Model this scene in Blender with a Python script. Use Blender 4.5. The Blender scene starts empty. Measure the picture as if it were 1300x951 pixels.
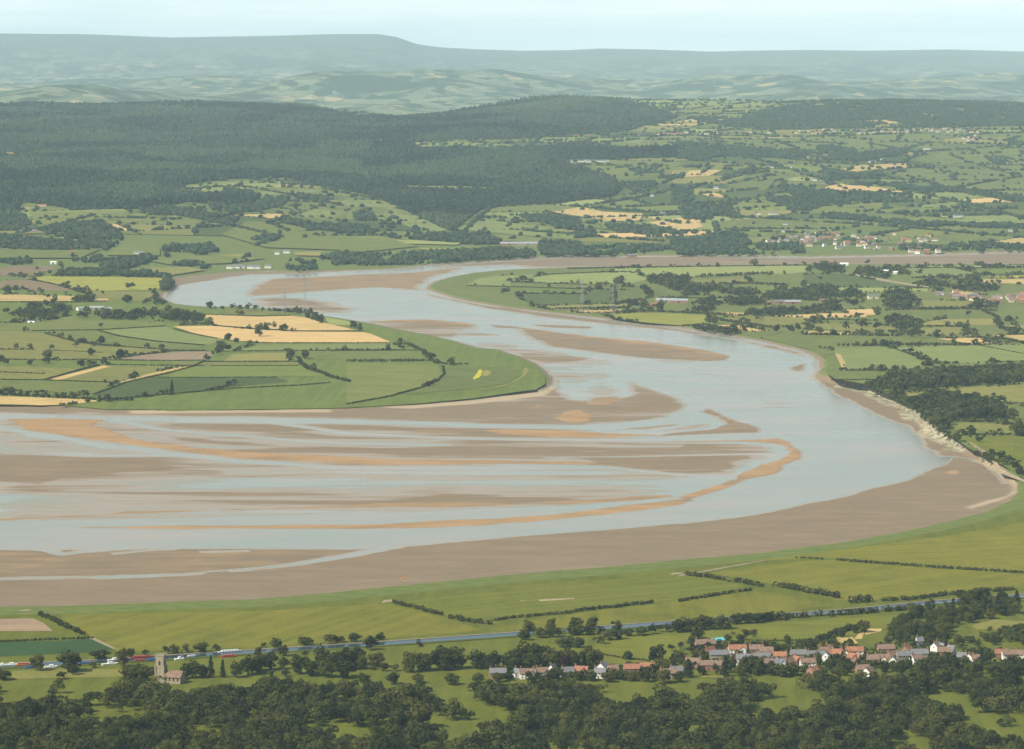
import bpy, bmesh, math, random
import numpy as np
from mathutils import Vector

random.seed(7)
RNG = np.random.default_rng(11)
S = bpy.context.scene
COL = S.collection
R = math.radians

# ------------------------------------------------------------------ viewpoint
F = 4400.0            # focal length in photo pixels (photo 1300 wide)
CAMH = 478.0          # height of the aircraft above the estuary
HZ = 65.0             # row of the true horizon
PITCH = math.atan((475.5 - HZ) / F)
cp, sp = math.cos(PITCH), math.sin(PITCH)

def ray(px, py):
    vx = px - 650.0; vy = -(py - 475.5)
    return vx, F * cp + vy * sp, -F * sp + vy * cp

def sm(a, b, x):
    t = np.clip((np.asarray(x, float) - a) / (b - a), 0, 1)
    return t * t * (3 - 2 * t)

# ------------------------------------------------------------------ value noise
_perm = RNG.random((256, 256))
def vnoise(x, y):
    xi = np.floor(x).astype(int); yi = np.floor(y).astype(int)
    fx = x - xi; fy = y - yi
    fx = fx * fx * (3 - 2 * fx); fy = fy * fy * (3 - 2 * fy)
    a = _perm[xi & 255, yi & 255]; b = _perm[(xi + 1) & 255, yi & 255]
    c = _perm[xi & 255, (yi + 1) & 255]; d = _perm[(xi + 1) & 255, (yi + 1) & 255]
    return (a * (1 - fx) + b * fx) * (1 - fy) + (c * (1 - fx) + d * fx) * fy
def fbm(x, y, o=4):
    s = 0; a = 1; t = 0
    for i in range(o):
        s = s + a * vnoise(x * 2 ** i + 17.3 * i, y * 2 ** i + 5.1 * i); t += a; a *= .5
    return s / t - .5

# ------------------------------------------------------------------ terrain
def flat(pts, z=3.0):
    out = []
    for px, py in pts:
        a, b, c = ray(px, py)
        t = (z - CAMH) / c
        out.append((a * t, b * t))
    return out

CLIFF = flat([(1085, 492), (1111, 500), (1129, 507), (1148, 516), (1164, 525), (1171, 539), (1196, 556), (1217, 567)], 2)
def poly_dist(pts, x, y, closed=False):
    d = np.full(np.shape(x), 1e18)
    n = len(pts)
    for i in range(n if closed else n - 1):
        ax, ay = pts[i]; bx, by = pts[(i + 1) % n]
        ex, ey = bx - ax, by - ay
        L = ex * ex + ey * ey + 1e-9
        t = np.clip(((x - ax) * ex + (y - ay) * ey) / L, 0, 1)
        dx = x - ax - t * ex; dy = y - ay - t * ey
        d = np.minimum(d, dx * dx + dy * dy)
    return np.sqrt(d)
def inside(pts, x, y):
    c = np.zeros(np.shape(x), bool); n = len(pts)
    for i in range(n):
        ax, ay = pts[i]; bx, by = pts[(i + 1) % n]
        if ay == by: continue
        m = ((ay > y) != (by > y)) & (x < (bx - ax) * (y - ay) / (by - ay) + ax)
        c ^= m
    return c
def sdf(pts, x, y):
    d = poly_dist(pts, x, y, True)
    return np.where(inside(pts, x, y), d, -d)

PD = [0, 7900, 8150, 8600, 9500, 10500, 12000, 13500, 15000, 15900, 17000, 19000, 24000, 30000, 36000, 52000]
PZ = [0, 0, 2, 14, 42, 78, 128, 178, 213, 222, 185, 110, 80, 120, 170, 170]
RIDGE_PX = [-500, -100, 0, 100, 170, 220, 330, 420, 480, 505, 530, 560, 600, 660, 720, 760, 830, 900, 960, 1030, 1100, 1200, 1300, 1500]
RIDGE_PY = [46, 45, 43, 44, 46, 48, 46, 44, 44, 48, 57, 61, 63, 65, 64, 62, 63, 66, 65, 64, 65, 63.5, 66, 66]
def ridge(px): return 478 - (np.interp(px, RIDGE_PX, RIDGE_PY) - HZ) * 45000 / F
CREST_PX = [-400, 0, 200, 380, 440, 500, 560, 620, 680, 740, 800, 900, 1000, 1060, 1140, 1230, 1300, 1700]
CREST_DZ = [8, 10, 12, 4, -18, -38, -26, 6, 34, 36, 22, 20, 16, 24, 30, 26, 16, 10]
BUMPS = [  # far hills: photo column, distance, height, half width, half depth
    (105, 22500, 150, 480, 2200), (10, 24500, 110, 900, 2500), (500, 28000, 205, 900, 2600), (400, 27000, 85, 450, 1500),
    (640, 29500, 110, 800, 2000), (1010, 27500, 165, 480, 2200), (890, 28500, 120, 450, 1800), (1150, 29000, 110, 800, 2200),
    (1290, 31000, 170, 700, 2500), (760, 31000, 100, 1000, 2000), (250, 31500, 100, 1000, 2500)]
def landH(x, y):
    x = np.asarray(x, float); y = np.asarray(y, float)
    px = x / np.maximum(y, 1) * F + 650
    shift = 450 * sm(560, 150, px)
    z = np.interp(y + shift * sm(12000, 8000, y), PD, PZ)
    near = sm(8300, 9800, y) * sm(60000, 16000, y)
    z = z + near * 36 * (fbm(x / 900, y / 1400, 3)) + near * 10 * np.sin(x / 330 + y / 900)
    z = z + np.interp(px, CREST_PX, CREST_DZ) * np.exp(-((y - 15600) / 1700) ** 2)
    far = sm(18500, 23000, y)
    z = z + far * (190 * fbm(x / 1100, y / 2300, 5))
    for bp, bd, bh, bx, by in BUMPS:
        cx = (bp - 650) / F * bd
        z = z + bh * np.exp(-((x - cx) / bx) ** 2 - ((y - bd) / by) ** 2)
    rg = sm(35500, 45000, y) * sm(52000, 45500, y)
    top = ridge(px) + 16 * fbm(x / 1500, y / 3000, 3)
    z = z * (1 - rg) + top * rg
    m = (y > 3600) & (y < 6200)
    if np.any(m):
        d = poly_dist(CLIFF, x, y)
        z = z + np.where(m, 10 * np.exp(-(d / 330) ** 2), 0)
    return z + 3.0

_Y = np.concatenate([np.arange(2000, 8000, 12.0), np.arange(8000, 17600, 16.0)])
def P(px, py):
    """photo pixel -> world point on the land"""
    a, b, c = ray(px, py)
    xs = _Y * a / b; zr = CAMH + _Y * c / b
    h = landH(xs, _Y)
    k = int(np.argmax(zr <= h))
    if not (zr <= h).any(): k = len(_Y) - 400 + int(np.argmin((zr - h)[-400:])); return float(xs[k]), float(_Y[k]), float(h[k])
    if k == 0: return float(xs[0]), float(_Y[0]), float(h[0])
    g0 = zr[k - 1] - h[k - 1]; g1 = zr[k] - h[k]
    t = g0 / (g0 - g1 + 1e-9)
    y = _Y[k - 1] + t * (_Y[k] - _Y[k - 1]); x = y * a / b
    return float(x), float(y), float(landH(np.array([x]), np.array([y]))[0])
ZO = {'1': (0, 330, .2103), '2': (220, 360, .2), '3': (440, 390, .2154), '4': (540, 320, .2), '5': (780, 320, .2),
      '6': (1020, 320, .2154), '7': (1000, 440, .2308), 'A': (0, 700, .2538), 'B': (320, 700, .2538), 'C': (640, 700, .2538),
      'D': (970, 700, .2538), 'E': (600, 780, .2), 'F': (840, 780, .1846), 'G': (1060, 780, .1846),
      'a': (0, 180, .3385), 'b': (430, 180, .3385), 'c': (860, 180, .3385), 'd': (860, 0, .3385), 'e': (430, 0, .3385), 'p': (0, 0, 1)}
def Z(k, pts):
    ox, oy, s = ZO[k]
    return [(ox + s * q[0], oy + s * q[1]) for q in pts]
def W(k, pts): return [P(*q)[:2] for q in Z(k, pts)]
def h1(x, y): return float(landH(np.array([x]), np.array([y]))[0])

# ------------------------------------------------------------------ materials
def newmat(name):
    m = bpy.data.materials.new(name); m.use_nodes = True
    nt = m.node_tree; b = nt.nodes['Principled BSDF']
    b.inputs['Specular IOR Level'].default_value = .2
    b.inputs['Roughness'].default_value = .9
    return m, nt, b
def N(nt, t, **kw):
    n = nt.nodes.new(t)
    for k, v in kw.items():
        if k in n.inputs: n.inputs[k].default_value = v
        else: setattr(n, k, v)
    return n
def mapped(nt, sx, sy, sz=None):
    g = N(nt, 'ShaderNodeNewGeometry'); v = N(nt, 'ShaderNodeVectorMath', operation='MULTIPLY')
    v.inputs[1].default_value = (sx, sy, sz if sz else sx)
    nt.links.new(g.outputs['Position'], v.inputs[0]); return v.outputs[0]
def noise(nt, vec, scale=1.0, detail=4.0, rough=.6):
    n = N(nt, 'ShaderNodeTexNoise', Scale=scale, Detail=detail, Roughness=rough)
    nt.links.new(vec, n.inputs['Vector']); return n.outputs['Fac']
def rng_map(nt, fac, a, b, c=0.0, d=1.0):
    n = N(nt, 'ShaderNodeMapRange'); n.inputs[1].default_value = a; n.inputs[2].default_value = b
    n.inputs[3].default_value = c; n.inputs[4].default_value = d
    nt.links.new(fac, n.inputs[0]); return n.outputs[0]
def mix(nt, fac, a, b):
    n = N(nt, 'ShaderNodeMix', data_type='RGBA')
    for s, v in ((n.inputs['Factor'], fac), (n.inputs[6], a), (n.inputs[7], b)):
        if isinstance(v, (int, float)): s.default_value = v
        elif isinstance(v, tuple): s.default_value = (*v, 1) if len(v) == 3 else v
        else: nt.links.new(v, s)
    return n.outputs[2]
def attr(nt, name):
    n = N(nt, 'ShaderNodeAttribute'); n.attribute_name = name; return n.outputs['Fac']
def math_(nt, op, a, b):
    n = N(nt, 'ShaderNodeMath', operation=op)
    for i, v in ((0, a), (1, b)):
        if isinstance(v, (int, float)): n.inputs[i].default_value = v
        else: nt.links.new(v, n.inputs[i])
    return n.outputs[0]
def mul(c, k): return tuple(min(1, x * k) for x in c)

def field_mat(name, c1, c2, c3=None, big=.008, fine=.09, streak=None):
    g_ = (.90 if name in ('pasture_green', 'ley_bright', 'pasture_pale') else .78) if c1[1] > c1[0] * .85 else .84
    c1, c2, c3 = mul(c1, g_), mul(c2, g_), mul(c3 or mul(c1, .6), g_)
    m, nt, b = newmat(name)
    f = rng_map(nt, noise(nt, mapped(nt, big, big), 1, 5, .65), .32, .68)
    col = mix(nt, f, c1, c2)
    g = rng_map(nt, noise(nt, mapped(nt, fine, fine * .6), 1, 6, .7), .3, .7)
    col = mix(nt, math_(nt, 'MULTIPLY', g, .8), col, c3 or mul(c1, .6))
    g2 = rng_map(nt, noise(nt, mapped(nt, .022, .016), 1, 5, .7), .38, .62)
    col = mix(nt, math_(nt, 'MULTIPLY', g2, .5), col, mul(c2, 1.28))
    g3 = rng_map(nt, noise(nt, mapped(nt, .35, .22), 1, 4, .75), .35, .65)
    col = mix(nt, math_(nt, 'MULTIPLY', g3, .6), col, mul(c1, .55))
    if streak:
        vr = N(nt, 'ShaderNodeVectorRotate', rotation_type='Z_AXIS'); nt.links.new(math_(nt, 'MULTIPLY', attr(nt, 'tint'), 4.0), vr.inputs['Angle'])
        nt.links.new(mapped(nt, 1, 1), vr.inputs['Vector']); sv = N(nt, 'ShaderNodeVectorMath', operation='MULTIPLY'); sv.inputs[1].default_value = (.004, .085, .004)
        nt.links.new(vr.outputs[0], sv.inputs[0]); v = sv.outputs[0]
        h = rng_map(nt, noise(nt, v, 1, 3, .6), .40, .62)
        col = mix(nt, math_(nt, 'MULTIPLY', h, .55), col, mul(c2, 1.08))
    t = attr(nt, 'tint')
    hsv = N(nt, 'ShaderNodeHueSaturation'); nt.links.new(col, hsv.inputs['Color'])
    nt.links.new(rng_map(nt, t, 0, 1, .8, 1.22), hsv.inputs['Value'])
    nt.links.new(rng_map(nt, t, 0, 1, .512, .49), hsv.inputs['Hue'])
    nt.links.new(hsv.outputs[0], b.inputs['Base Color'])
    b.inputs['Specular IOR Level'].default_value = .08
    return m
M = {}
M['olive'] = field_mat('pasture_olive', (.172, .182, .020), (.218, .200, .028), (.100, .128, .016), streak=(.004, .06))
M['nearg'] = field_mat('pasture_near', (.128, .155, .020), (.172, .178, .026), (.085, .115, .016), streak=(.004, .05))
M['green'] = field_mat('pasture_green', (.124, .152, .036), (.160, .176, .046), (.094, .122, .028), streak=(.003, .03))
M['bright'] = field_mat('ley_bright', (.126, .166, .032), (.158, .188, .040), (.096, .134, .026), streak=(.02, .004))
M['dark'] = field_mat('crop_dark', (.074, .104, .026), (.090, .118, .032), (.054, .08, .02), streak=(.003, .05))
M['pale'] = field_mat('pasture_pale', (.215, .250, .075), (.255, .28, .085), (.17, .21, .06), streak=(.003, .03))
M['yolive'] = field_mat('pasture_yellowish', (.225, .222, .055), (.275, .25, .07), (.17, .18, .045), streak=(.004, .05))
M['yellow'] = field_mat('rape_yellow', (.34, .335, .06), (.40, .37, .07), (.28, .29, .06))
M['tan'] = field_mat('ripe_wheat', (.52, .36, .135), (.60, .43, .185), (.44, .30, .11), streak=(.02, .004))
M['brown'] = field_mat('bare_soil', (.235, .170, .090), (.275, .20, .115), (.20, .15, .08))
M['pink'] = field_mat('ploughed_pink', (.28, .20, .125), (.32, .235, .15), (.24, .18, .11), streak=(.003, .06))
M['blue'] = field_mat('crop_bluegreen', (.048, .100, .034), (.058, .112, .04), (.04, .085, .03))
M['flower'] = field_mat('flower_yellow', (.65, .55, .02), (.6, .52, .03), (.3, .32, .03), fine=.05)
M['path'] = field_mat('track_dust', (.38, .30, .19), (.44, .36, .24), (.3, .24, .15))

def leaf_mat(name, c, v=.35, obj=True, sat=1.0):
    c = mul(c, .72)
    m, nt, b = newmat(name)
    if obj:
        o = N(nt, 'ShaderNodeObjectInfo'); rnd = o.outputs['Random']
    else: rnd = attr(nt, 'tint')
    n = noise(nt, mapped(nt, .35, .35), 1, 3, .6)
    hsv = N(nt, 'ShaderNodeHueSaturation'); hsv.inputs['Color'].default_value = (*c, 1)
    hsv.inputs['Saturation'].default_value = sat
    val = math_(nt, 'MULTIPLY', rng_map(nt, rnd, 0, 1, 1 - v, 1 + v), rng_map(nt, n, .3, .7, .75, 1.25))
    nt.links.new(val, hsv.inputs['Value'])
    nt.links.new(rng_map(nt, rnd, 0, 1, .525, .468), hsv.inputs['Hue'])
    tr = N(nt, 'ShaderNodeBsdfTranslucent'); ms = N(nt, 'ShaderNodeMixShader'); ms.inputs[0].default_value = .25
    nt.links.new(hsv.outputs[0], b.inputs['Base Color']); nt.links.new(hsv.outputs[0], tr.inputs['Color'])
    nt.links.new(b.outputs[0], ms.inputs[1]); nt.links.new(tr.outputs[0], ms.inputs[2])
    nt.links.new(ms.outputs[0], nt.nodes['Material Output'].inputs['Surface'])
    return m
M['leaf'] = leaf_mat('foliage_broad', (.080, .096, .018), .5)
M['leafc'] = leaf_mat('foliage_conifer', (.030, .052, .020), .2)
M['leafy'] = leaf_mat('foliage_lime', (.30, .30, .03), .1)
M['leafr'] = leaf_mat('foliage_copper', (.065, .032, .024), .2)
M['leafl'] = leaf_mat('foliage_light', (.105, .135, .04), .25)
M['hedge'] = leaf_mat('foliage_hedge', (.062, .074, .018), .3)
M['wood'] = leaf_mat('foliage_wood', (.068, .084, .017), .62, obj=False)
M['forest'] = leaf_mat('foliage_forest', (.048, .080, .032), .72, obj=False)
M['bark'] = newmat('bark')[0]; M['bark'].node_tree.nodes['Principled BSDF'].inputs['Base Color'].default_value = (.11, .08, .055, 1)

def plain(name, c, rough=.8, spec=.3, var=.18, sc=.6):
    m, nt, b = newmat(name)
    f = rng_map(nt, noise(nt, mapped(nt, sc, sc), 1, 5, .65), .3, .7)
    nt.links.new(mix(nt, f, mul(c, 1 - var), mul(c, 1 + var)), b.inputs['Base Color'])
    b.inputs['Roughness'].default_value = rough; b.inputs['Specular IOR Level'].default_value = spec
    return m
M['white'] = plain('white_render', (.78, .76, .70), .8, .3, .06)
M['cream'] = plain('cream_render', (.70, .60, .40), .8, .3, .08)
M['brick'] = plain('red_brick', (.29, .155, .10), .85, .3, .2)
M['stone'] = plain('cotswold_stone', (.31, .26, .18), .9, .2, .2)
M['r_red'] = plain('roof_red_tile', (.29, .135, .08), .85, .2, .35)
M['r_brown'] = plain('roof_brown_tile', (.20, .135, .10), .85, .2, .35)
M['r_slate'] = plain('roof_slate', (.16, .16, .165), .6, .4, .2)
M['glass'] = plain('window_glass', (.03, .035, .04), .15, .6, .1)
M['door'] = plain('door_paint', (.09, .05, .04), .5, .4, .1)
M['steel'] = plain('galvanised_steel', (.30, .31, .31), .5, .5, .1)
M['b_white'] = plain('boat_white', (.80, .80, .78), .35, .5, .05)
M['b_red'] = plain('boat_red', (.45, .05, .03), .4, .5, .1)
M['b_blue'] = plain('boat_blue', (.05, .12, .28), .4, .5, .1)
M['b_green'] = plain('boat_green', (.03, .10, .06), .4, .5, .1)
M['b_orange'] = plain('boat_orange', (.80, .28, .03), .5, .4, .1)
M['barnroof'] = plain('sheet_roof', (.30, .31, .32), .5, .4, .12)
M['teal'] = plain('tarp_teal', (.12, .50, .52), .5, .4, .08)

WATER = ((.225, .235, .172), (.295, .245, .178))
def bed_mat():
    m, nt, b = newmat('estuary_ground')
    sa, wet, gr, rk, bch, fl = (attr(nt, k) for k in ('sand', 'wet', 'grass', 'rock', 'beach', 'film'))
    n1 = noise(nt, mapped(nt, .012, .03), 1, 6, .65)
    n2 = noise(nt, mapped(nt, .06, .10), 1, 5, .7)
    st = noise(nt, mapped(nt, .006, .07), 1, 5, .7)
    mud = mix(nt, rng_map(nt, n1, .3, .7), (.188, .142, .088), (.258, .192, .120))
    mud = mix(nt, math_(nt, 'MULTIPLY', rng_map(nt, st, .4, .65), .35), mud, (.172, .135, .092))
    n3 = noise(nt, mapped(nt, .05, .22), 1, 5, .75)
    mud = mix(nt, math_(nt, 'MULTIPLY', rng_map(nt, n3, .38, .64), .5), mud, (.150, .118, .082))
    sand = mix(nt, rng_map(nt, n1, .3, .7), (.285, .175, .085), (.365, .235, .125))
    sf = rng_map(nt, math_(nt, 'ADD', sa, math_(nt, 'MULTIPLY', math_(nt, 'SUBTRACT', n1, .5), 1.5)), .25, 1.0)
    col = mix(nt, sf, mud, sand)
    wf = rng_map(nt, math_(nt, 'ADD', wet, math_(nt, 'MULTIPLY', math_(nt, 'SUBTRACT', st, .5), .8)), .3, .75)
    col = mix(nt, wf, col, (.31, .26, .205))  # wet mud paler than dry: sky sheen put into the colour
    wn = noise(nt, mapped(nt, .0035, .008), 1, 5, .6)
    ff = rng_map(nt, math_(nt, 'ADD', fl, math_(nt, 'MULTIPLY', math_(nt, 'SUBTRACT', n1, .5), .6)), .25, .95)
    col = mix(nt, ff, col, mix(nt, rng_map(nt, wn, .42, .66), WATER[0], WATER[1]))
    col = mix(nt, rng_map(nt, bch, 0, 1, 0, .8), col, (.42, .33, .22))
    g = rng_map(nt, n2, .3, .7)
    grass = mix(nt, g, (.085, .120, .028), (.150, .170, .045))
    gf = rng_map(nt, math_(nt, 'ADD', gr, math_(nt, 'MULTIPLY', math_(nt, 'SUBTRACT', n2, .5), .5)), .45, .6)
    col = mix(nt, gf, col, grass)
    n4 = noise(nt, mapped(nt, .08, .05, .5), 1, 6, .7)
    rock = mix(nt, rng_map(nt, n4, .4, .62), (.42, .36, .26), (.15, .15, .085))
    col = mix(nt, rng_map(nt, math_(nt, 'ADD', rk, math_(nt, 'MULTIPLY', math_(nt, 'SUBTRACT', n2, .5), .9)), .35, .55), col, rock)
    nt.links.new(col, b.inputs['Base Color'])
    land = math_(nt, 'MAXIMUM', gf, rk)
    wr = math_(nt, 'MULTIPLY', wf, math_(nt, 'SUBTRACT', 1.0, land))
    wr = math_(nt, 'MAXIMUM', math_(nt, 'MULTIPLY', wr, .62), math_(nt, 'MULTIPLY', ff, math_(nt, 'SUBTRACT', 1.0, land)))
    b.inputs['IOR'].default_value = 1.33
    nt.links.new(rng_map(nt, wr, 0, 1, .85, .22), b.inputs['Roughness'])
    nt.links.new(rng_map(nt, wr, 0, 1, .15, .5), b.inputs['Specular IOR Level'])
    return m
M['bed'] = bed_mat()
def water_mat(name, deep, pale, rough=.12, k=.12):
    m, nt, b = newmat(name)
    f = rng_map(nt, noise(nt, mapped(nt, .0035, .008), 1, 5, .6), .42, .66)
    nt.links.new(mix(nt, f, deep, pale), b.inputs['Base Color'])
    b.inputs['IOR'].default_value = 1.33; b.inputs['Specular IOR Level'].default_value = .5
    r = rng_map(nt, noise(nt, mapped(nt, .008, .03), 1, 5, .7), .35, .7, rough, rough + .06)
    nt.links.new(r, b.inputs['Roughness'])
    return m
M['water'] = water_mat('silty_water', WATER[0], WATER[1], .2)
M['canal'] = water_mat('canal_water', (.025, .045, .055), (.035, .055, .065), .1)
M['canal'].node_tree.nodes['Principled BSDF'].inputs['Specular IOR Level'].default_value = .28

def hill_mat():
    m, nt, b = newmat('far_country')
    def cells(sx, sy):
        v = N(nt, 'ShaderNodeTexVoronoi', Scale=1.0); nt.links.new(mapped(nt, sx, sy, 0.0001), v.inputs['Vector'])
        s = N(nt, 'ShaderNodeSeparateColor'); nt.links.new(v.outputs['Color'], s.inputs[0]); return s.outputs
    c = cells(1 / 105, 1 / 240)
    col = mix(nt, rng_map(nt, c[0], 0, 1), (.085, .125, .060), (.205, .220, .115))  # far field colours lightened too, some of the haze put into them
    col = mix(nt, rng_map(nt, c[1], .90, .93), col, (.34, .29, .14))
    col = mix(nt, rng_map(nt, c[2], .70, .73), col, (.045, .07, .025))
    nb = noise(nt, mapped(nt, .0011, .0007, .0006), 1, 6, .65)
    col = mix(nt, rng_map(nt, nb, .50, .56), col, (.04, .062, .022))
    nh = noise(nt, mapped(nt, .012, .008, .008), 1, 4, .7)
    col = mix(nt, rng_map(nt, nh, .55, .66, 0, .7), col, (.04, .06, .02))
    gp = N(nt, 'ShaderNodeNewGeometry'); sp_ = N(nt, 'ShaderNodeSeparateXYZ'); nt.links.new(gp.outputs['Position'], sp_.inputs[0])
    col = mix(nt, rng_map(nt, sp_.outputs['Y'], 36000, 43500), col, (.115, .135, .095))   # open moor on the far mountains, its colour paled in place of thicker haze
    nt.links.new(col, b.inputs['Base Color']); b.inputs['Specular IOR Level'].default_value = .05
    return m
M['hills'] = hill_mat()
M['base'] = field_mat('meadow_base', (.105, .155, .036), (.15, .185, .05), (.075, .12, .026))

# ------------------------------------------------------------------ mesh helpers
def mesh_np(name, V, Fc, mats, attrs=None, fmat=None, smooth=False):
    V = np.asarray(V, np.float32); Fc = np.asarray(Fc, np.int32); k = Fc.shape[1]
    me = bpy.data.meshes.new(name)
    me.vertices.add(len(V)); me.vertices.foreach_set('co', V.ravel())
    me.loops.add(Fc.size); me.loops.foreach_set('vertex_index', Fc.ravel())
    me.polygons.add(len(Fc)); me.polygons.foreach_set('loop_start', np.arange(0, Fc.size, k, dtype=np.int32))
    for m in (mats if isinstance(mats, list) else [mats]): me.materials.append(m)
    if fmat is not None: me.polygons.foreach_set('material_index', np.asarray(fmat, np.int32))
    me.polygons.foreach_set('use_smooth', np.full(len(Fc), smooth))
    for a, v in (attrs or {}).items():
        at = me.attributes.new(a, 'FLOAT', 'POINT'); at.data.foreach_set('value', np.asarray(v, np.float32))
    me.update(calc_edges=True)
    return me
def link(name, me, parent=None, loc=None):
    o = bpy.data.objects.new(name, me); COL.objects.link(o)
    if parent: o.parent = parent
    if loc is not None: o.location = loc
    return o
def tag(o, label=None, cat=None, group=None, kind=None):
    for k, v in (('label', label), ('category', cat), ('group', group), ('kind', kind)):
        if v: o[k] = v
    return o
def empty(name, loc, rz=0, s=None):
    o = bpy.data.objects.new(name, None); COL.objects.link(o)
    o.location = loc; o.rotation_euler = (0, 0, rz); o.empty_display_size = 1
    if s: o.scale = s
    return o
class MB:
    """collects boxes, prisms and bars into one mesh"""
    def __init__(s): s.v = []; s.f = []; s.m = []
    def add(s, vs, fs, mi=0):
        o = len(s.v); s.v += list(vs); s.f += [[o + i for i in q] for q in fs]; s.m += [mi] * len(fs); return s
    def box(s, x0, x1, y0, y1, z0, z1, mi=0):
        return s.add([(x0, y0, z0), (x1, y0, z0), (x1, y1, z0), (x0, y1, z0), (x0, y0, z1), (x1, y0, z1), (x1, y1, z1), (x0, y1, z1)],
                     [(0, 3, 2, 1), (4, 5, 6, 7), (0, 1, 5, 4), (1, 2, 6, 5), (2, 3, 7, 6), (3, 0, 4, 7)], mi)
    def bar(s, a, b, w, mi=0):
        a = Vector(a); b = Vector(b); d = (b - a).normalized()
        u = d.cross(Vector((0.3, .2, 1))).normalized() * w; v = d.cross(u).normalized() * w
        vs = [tuple(p + q) for p in (a, b) for q in (u + v, u - v, -u - v, -u + v)]
        return s.add(vs, [(0, 1, 2, 3), (7, 6, 5, 4), (0, 4, 5, 1), (1, 5, 6, 2), (2, 6, 7, 3), (3, 7, 4, 0)], mi)
    def loft(s, rings, mi=0, cap=True):
        o = []
        n = len(rings[0])
        vs = [p for r in rings for p in r]; fs = []
        for k in range(len(rings) - 1):
            for i in range(n):
                j = (i + 1) % n; fs.append((k * n + i, k * n + j, (k + 1) * n + j, (k + 1) * n + i))
        if cap: fs.append(tuple(range(n - 1, -1, -1))); fs.append(tuple((len(rings) - 1) * n + i for i in range(n)))
        return s.add(vs, fs, mi)
    def mesh(s, name, mats):
        me = bpy.data.meshes.new(name); me.from_pydata(s.v, [], s.f)
        for m in (mats if isinstance(mats, list) else [mats]): me.materials.append(m)
        me.polygons.foreach_set('material_index', s.m); me.update(); return me

# ------------------------------------------------------------------ estuary ground sheet
LAND_NEAR = [(-400, 775), (0, 772), (100, 770), (200, 766), (320, 762), (420, 754), (540, 742), (650, 731), (760, 722), (860, 712), (970, 703),
             (1060, 691), (1130, 679), (1200, 664), (1250, 651), (1282, 637), (1292, 627), (1290, 617), (1286, 611), (1272, 599), (1256, 588), (1245, 584),
             (1231, 577), (1217, 568), (1208, 561), (1196, 557), (1182, 548), (1171, 539), (1164, 525), (1148, 516), (1129, 507), (1111, 500), (1097, 494),
             (1076, 491), (1058, 486), (1041, 481), (1038, 477), (1046, 468), (1044, 458), (1032, 449), (1018, 444), (996, 439), (972, 433), (954, 430),
             (932, 426), (908, 422), (888, 419), (864, 415), (840, 412), (812, 409), (790, 406), (760, 403), (732, 400), (696, 396), (668, 393), (644, 390),
             (620, 386), (596, 382), (576, 377), (558, 371), (545, 367), (546, 363), (556, 357), (576, 351), (600, 347), (630, 344), (668, 342), (700, 341),
             (730, 340), (760, 339.5), (860, 338), (940, 337), (1020, 336), (1149, 336), (1300, 336), (1900, 336), (1900, 1200), (-400, 1200)]
LAND_LEFT = [(-500, 515), (0, 515), (80, 517), (137, 522), (189, 522), (220, 523), (320, 522), (380, 521.5), (440, 520), (480, 518), (526, 515), (601, 508),
             (655, 500), (683, 497), (696, 489), (697, 480), (688, 470), (675, 461), (651, 451), (629, 444), (599, 441), (569, 432), (537, 425), (505, 419),
             (472, 411.5), (459, 409), (436, 405), (412, 402), (380, 396), (332, 392), (286, 390), (260, 390), (236, 388), (220, 386), (208, 381.5), (202, 376),
             (206, 371), (219, 367), (220, 358), (224, 353), (258, 349), (290, 346), (340, 344), (380, 345.5), (430, 343.5), (491, 341.5), (528, 337.5), (565, 334.5),
             (620, 330.5), (684, 326.5), (735, 325), (802, 325), (870, 324.5), (961, 324.5), (1022, 326), (1100, 324.5), (1165, 323), (1300, 320), (1900, 318),
             (1900, 300), (-500, 300)]
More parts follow.
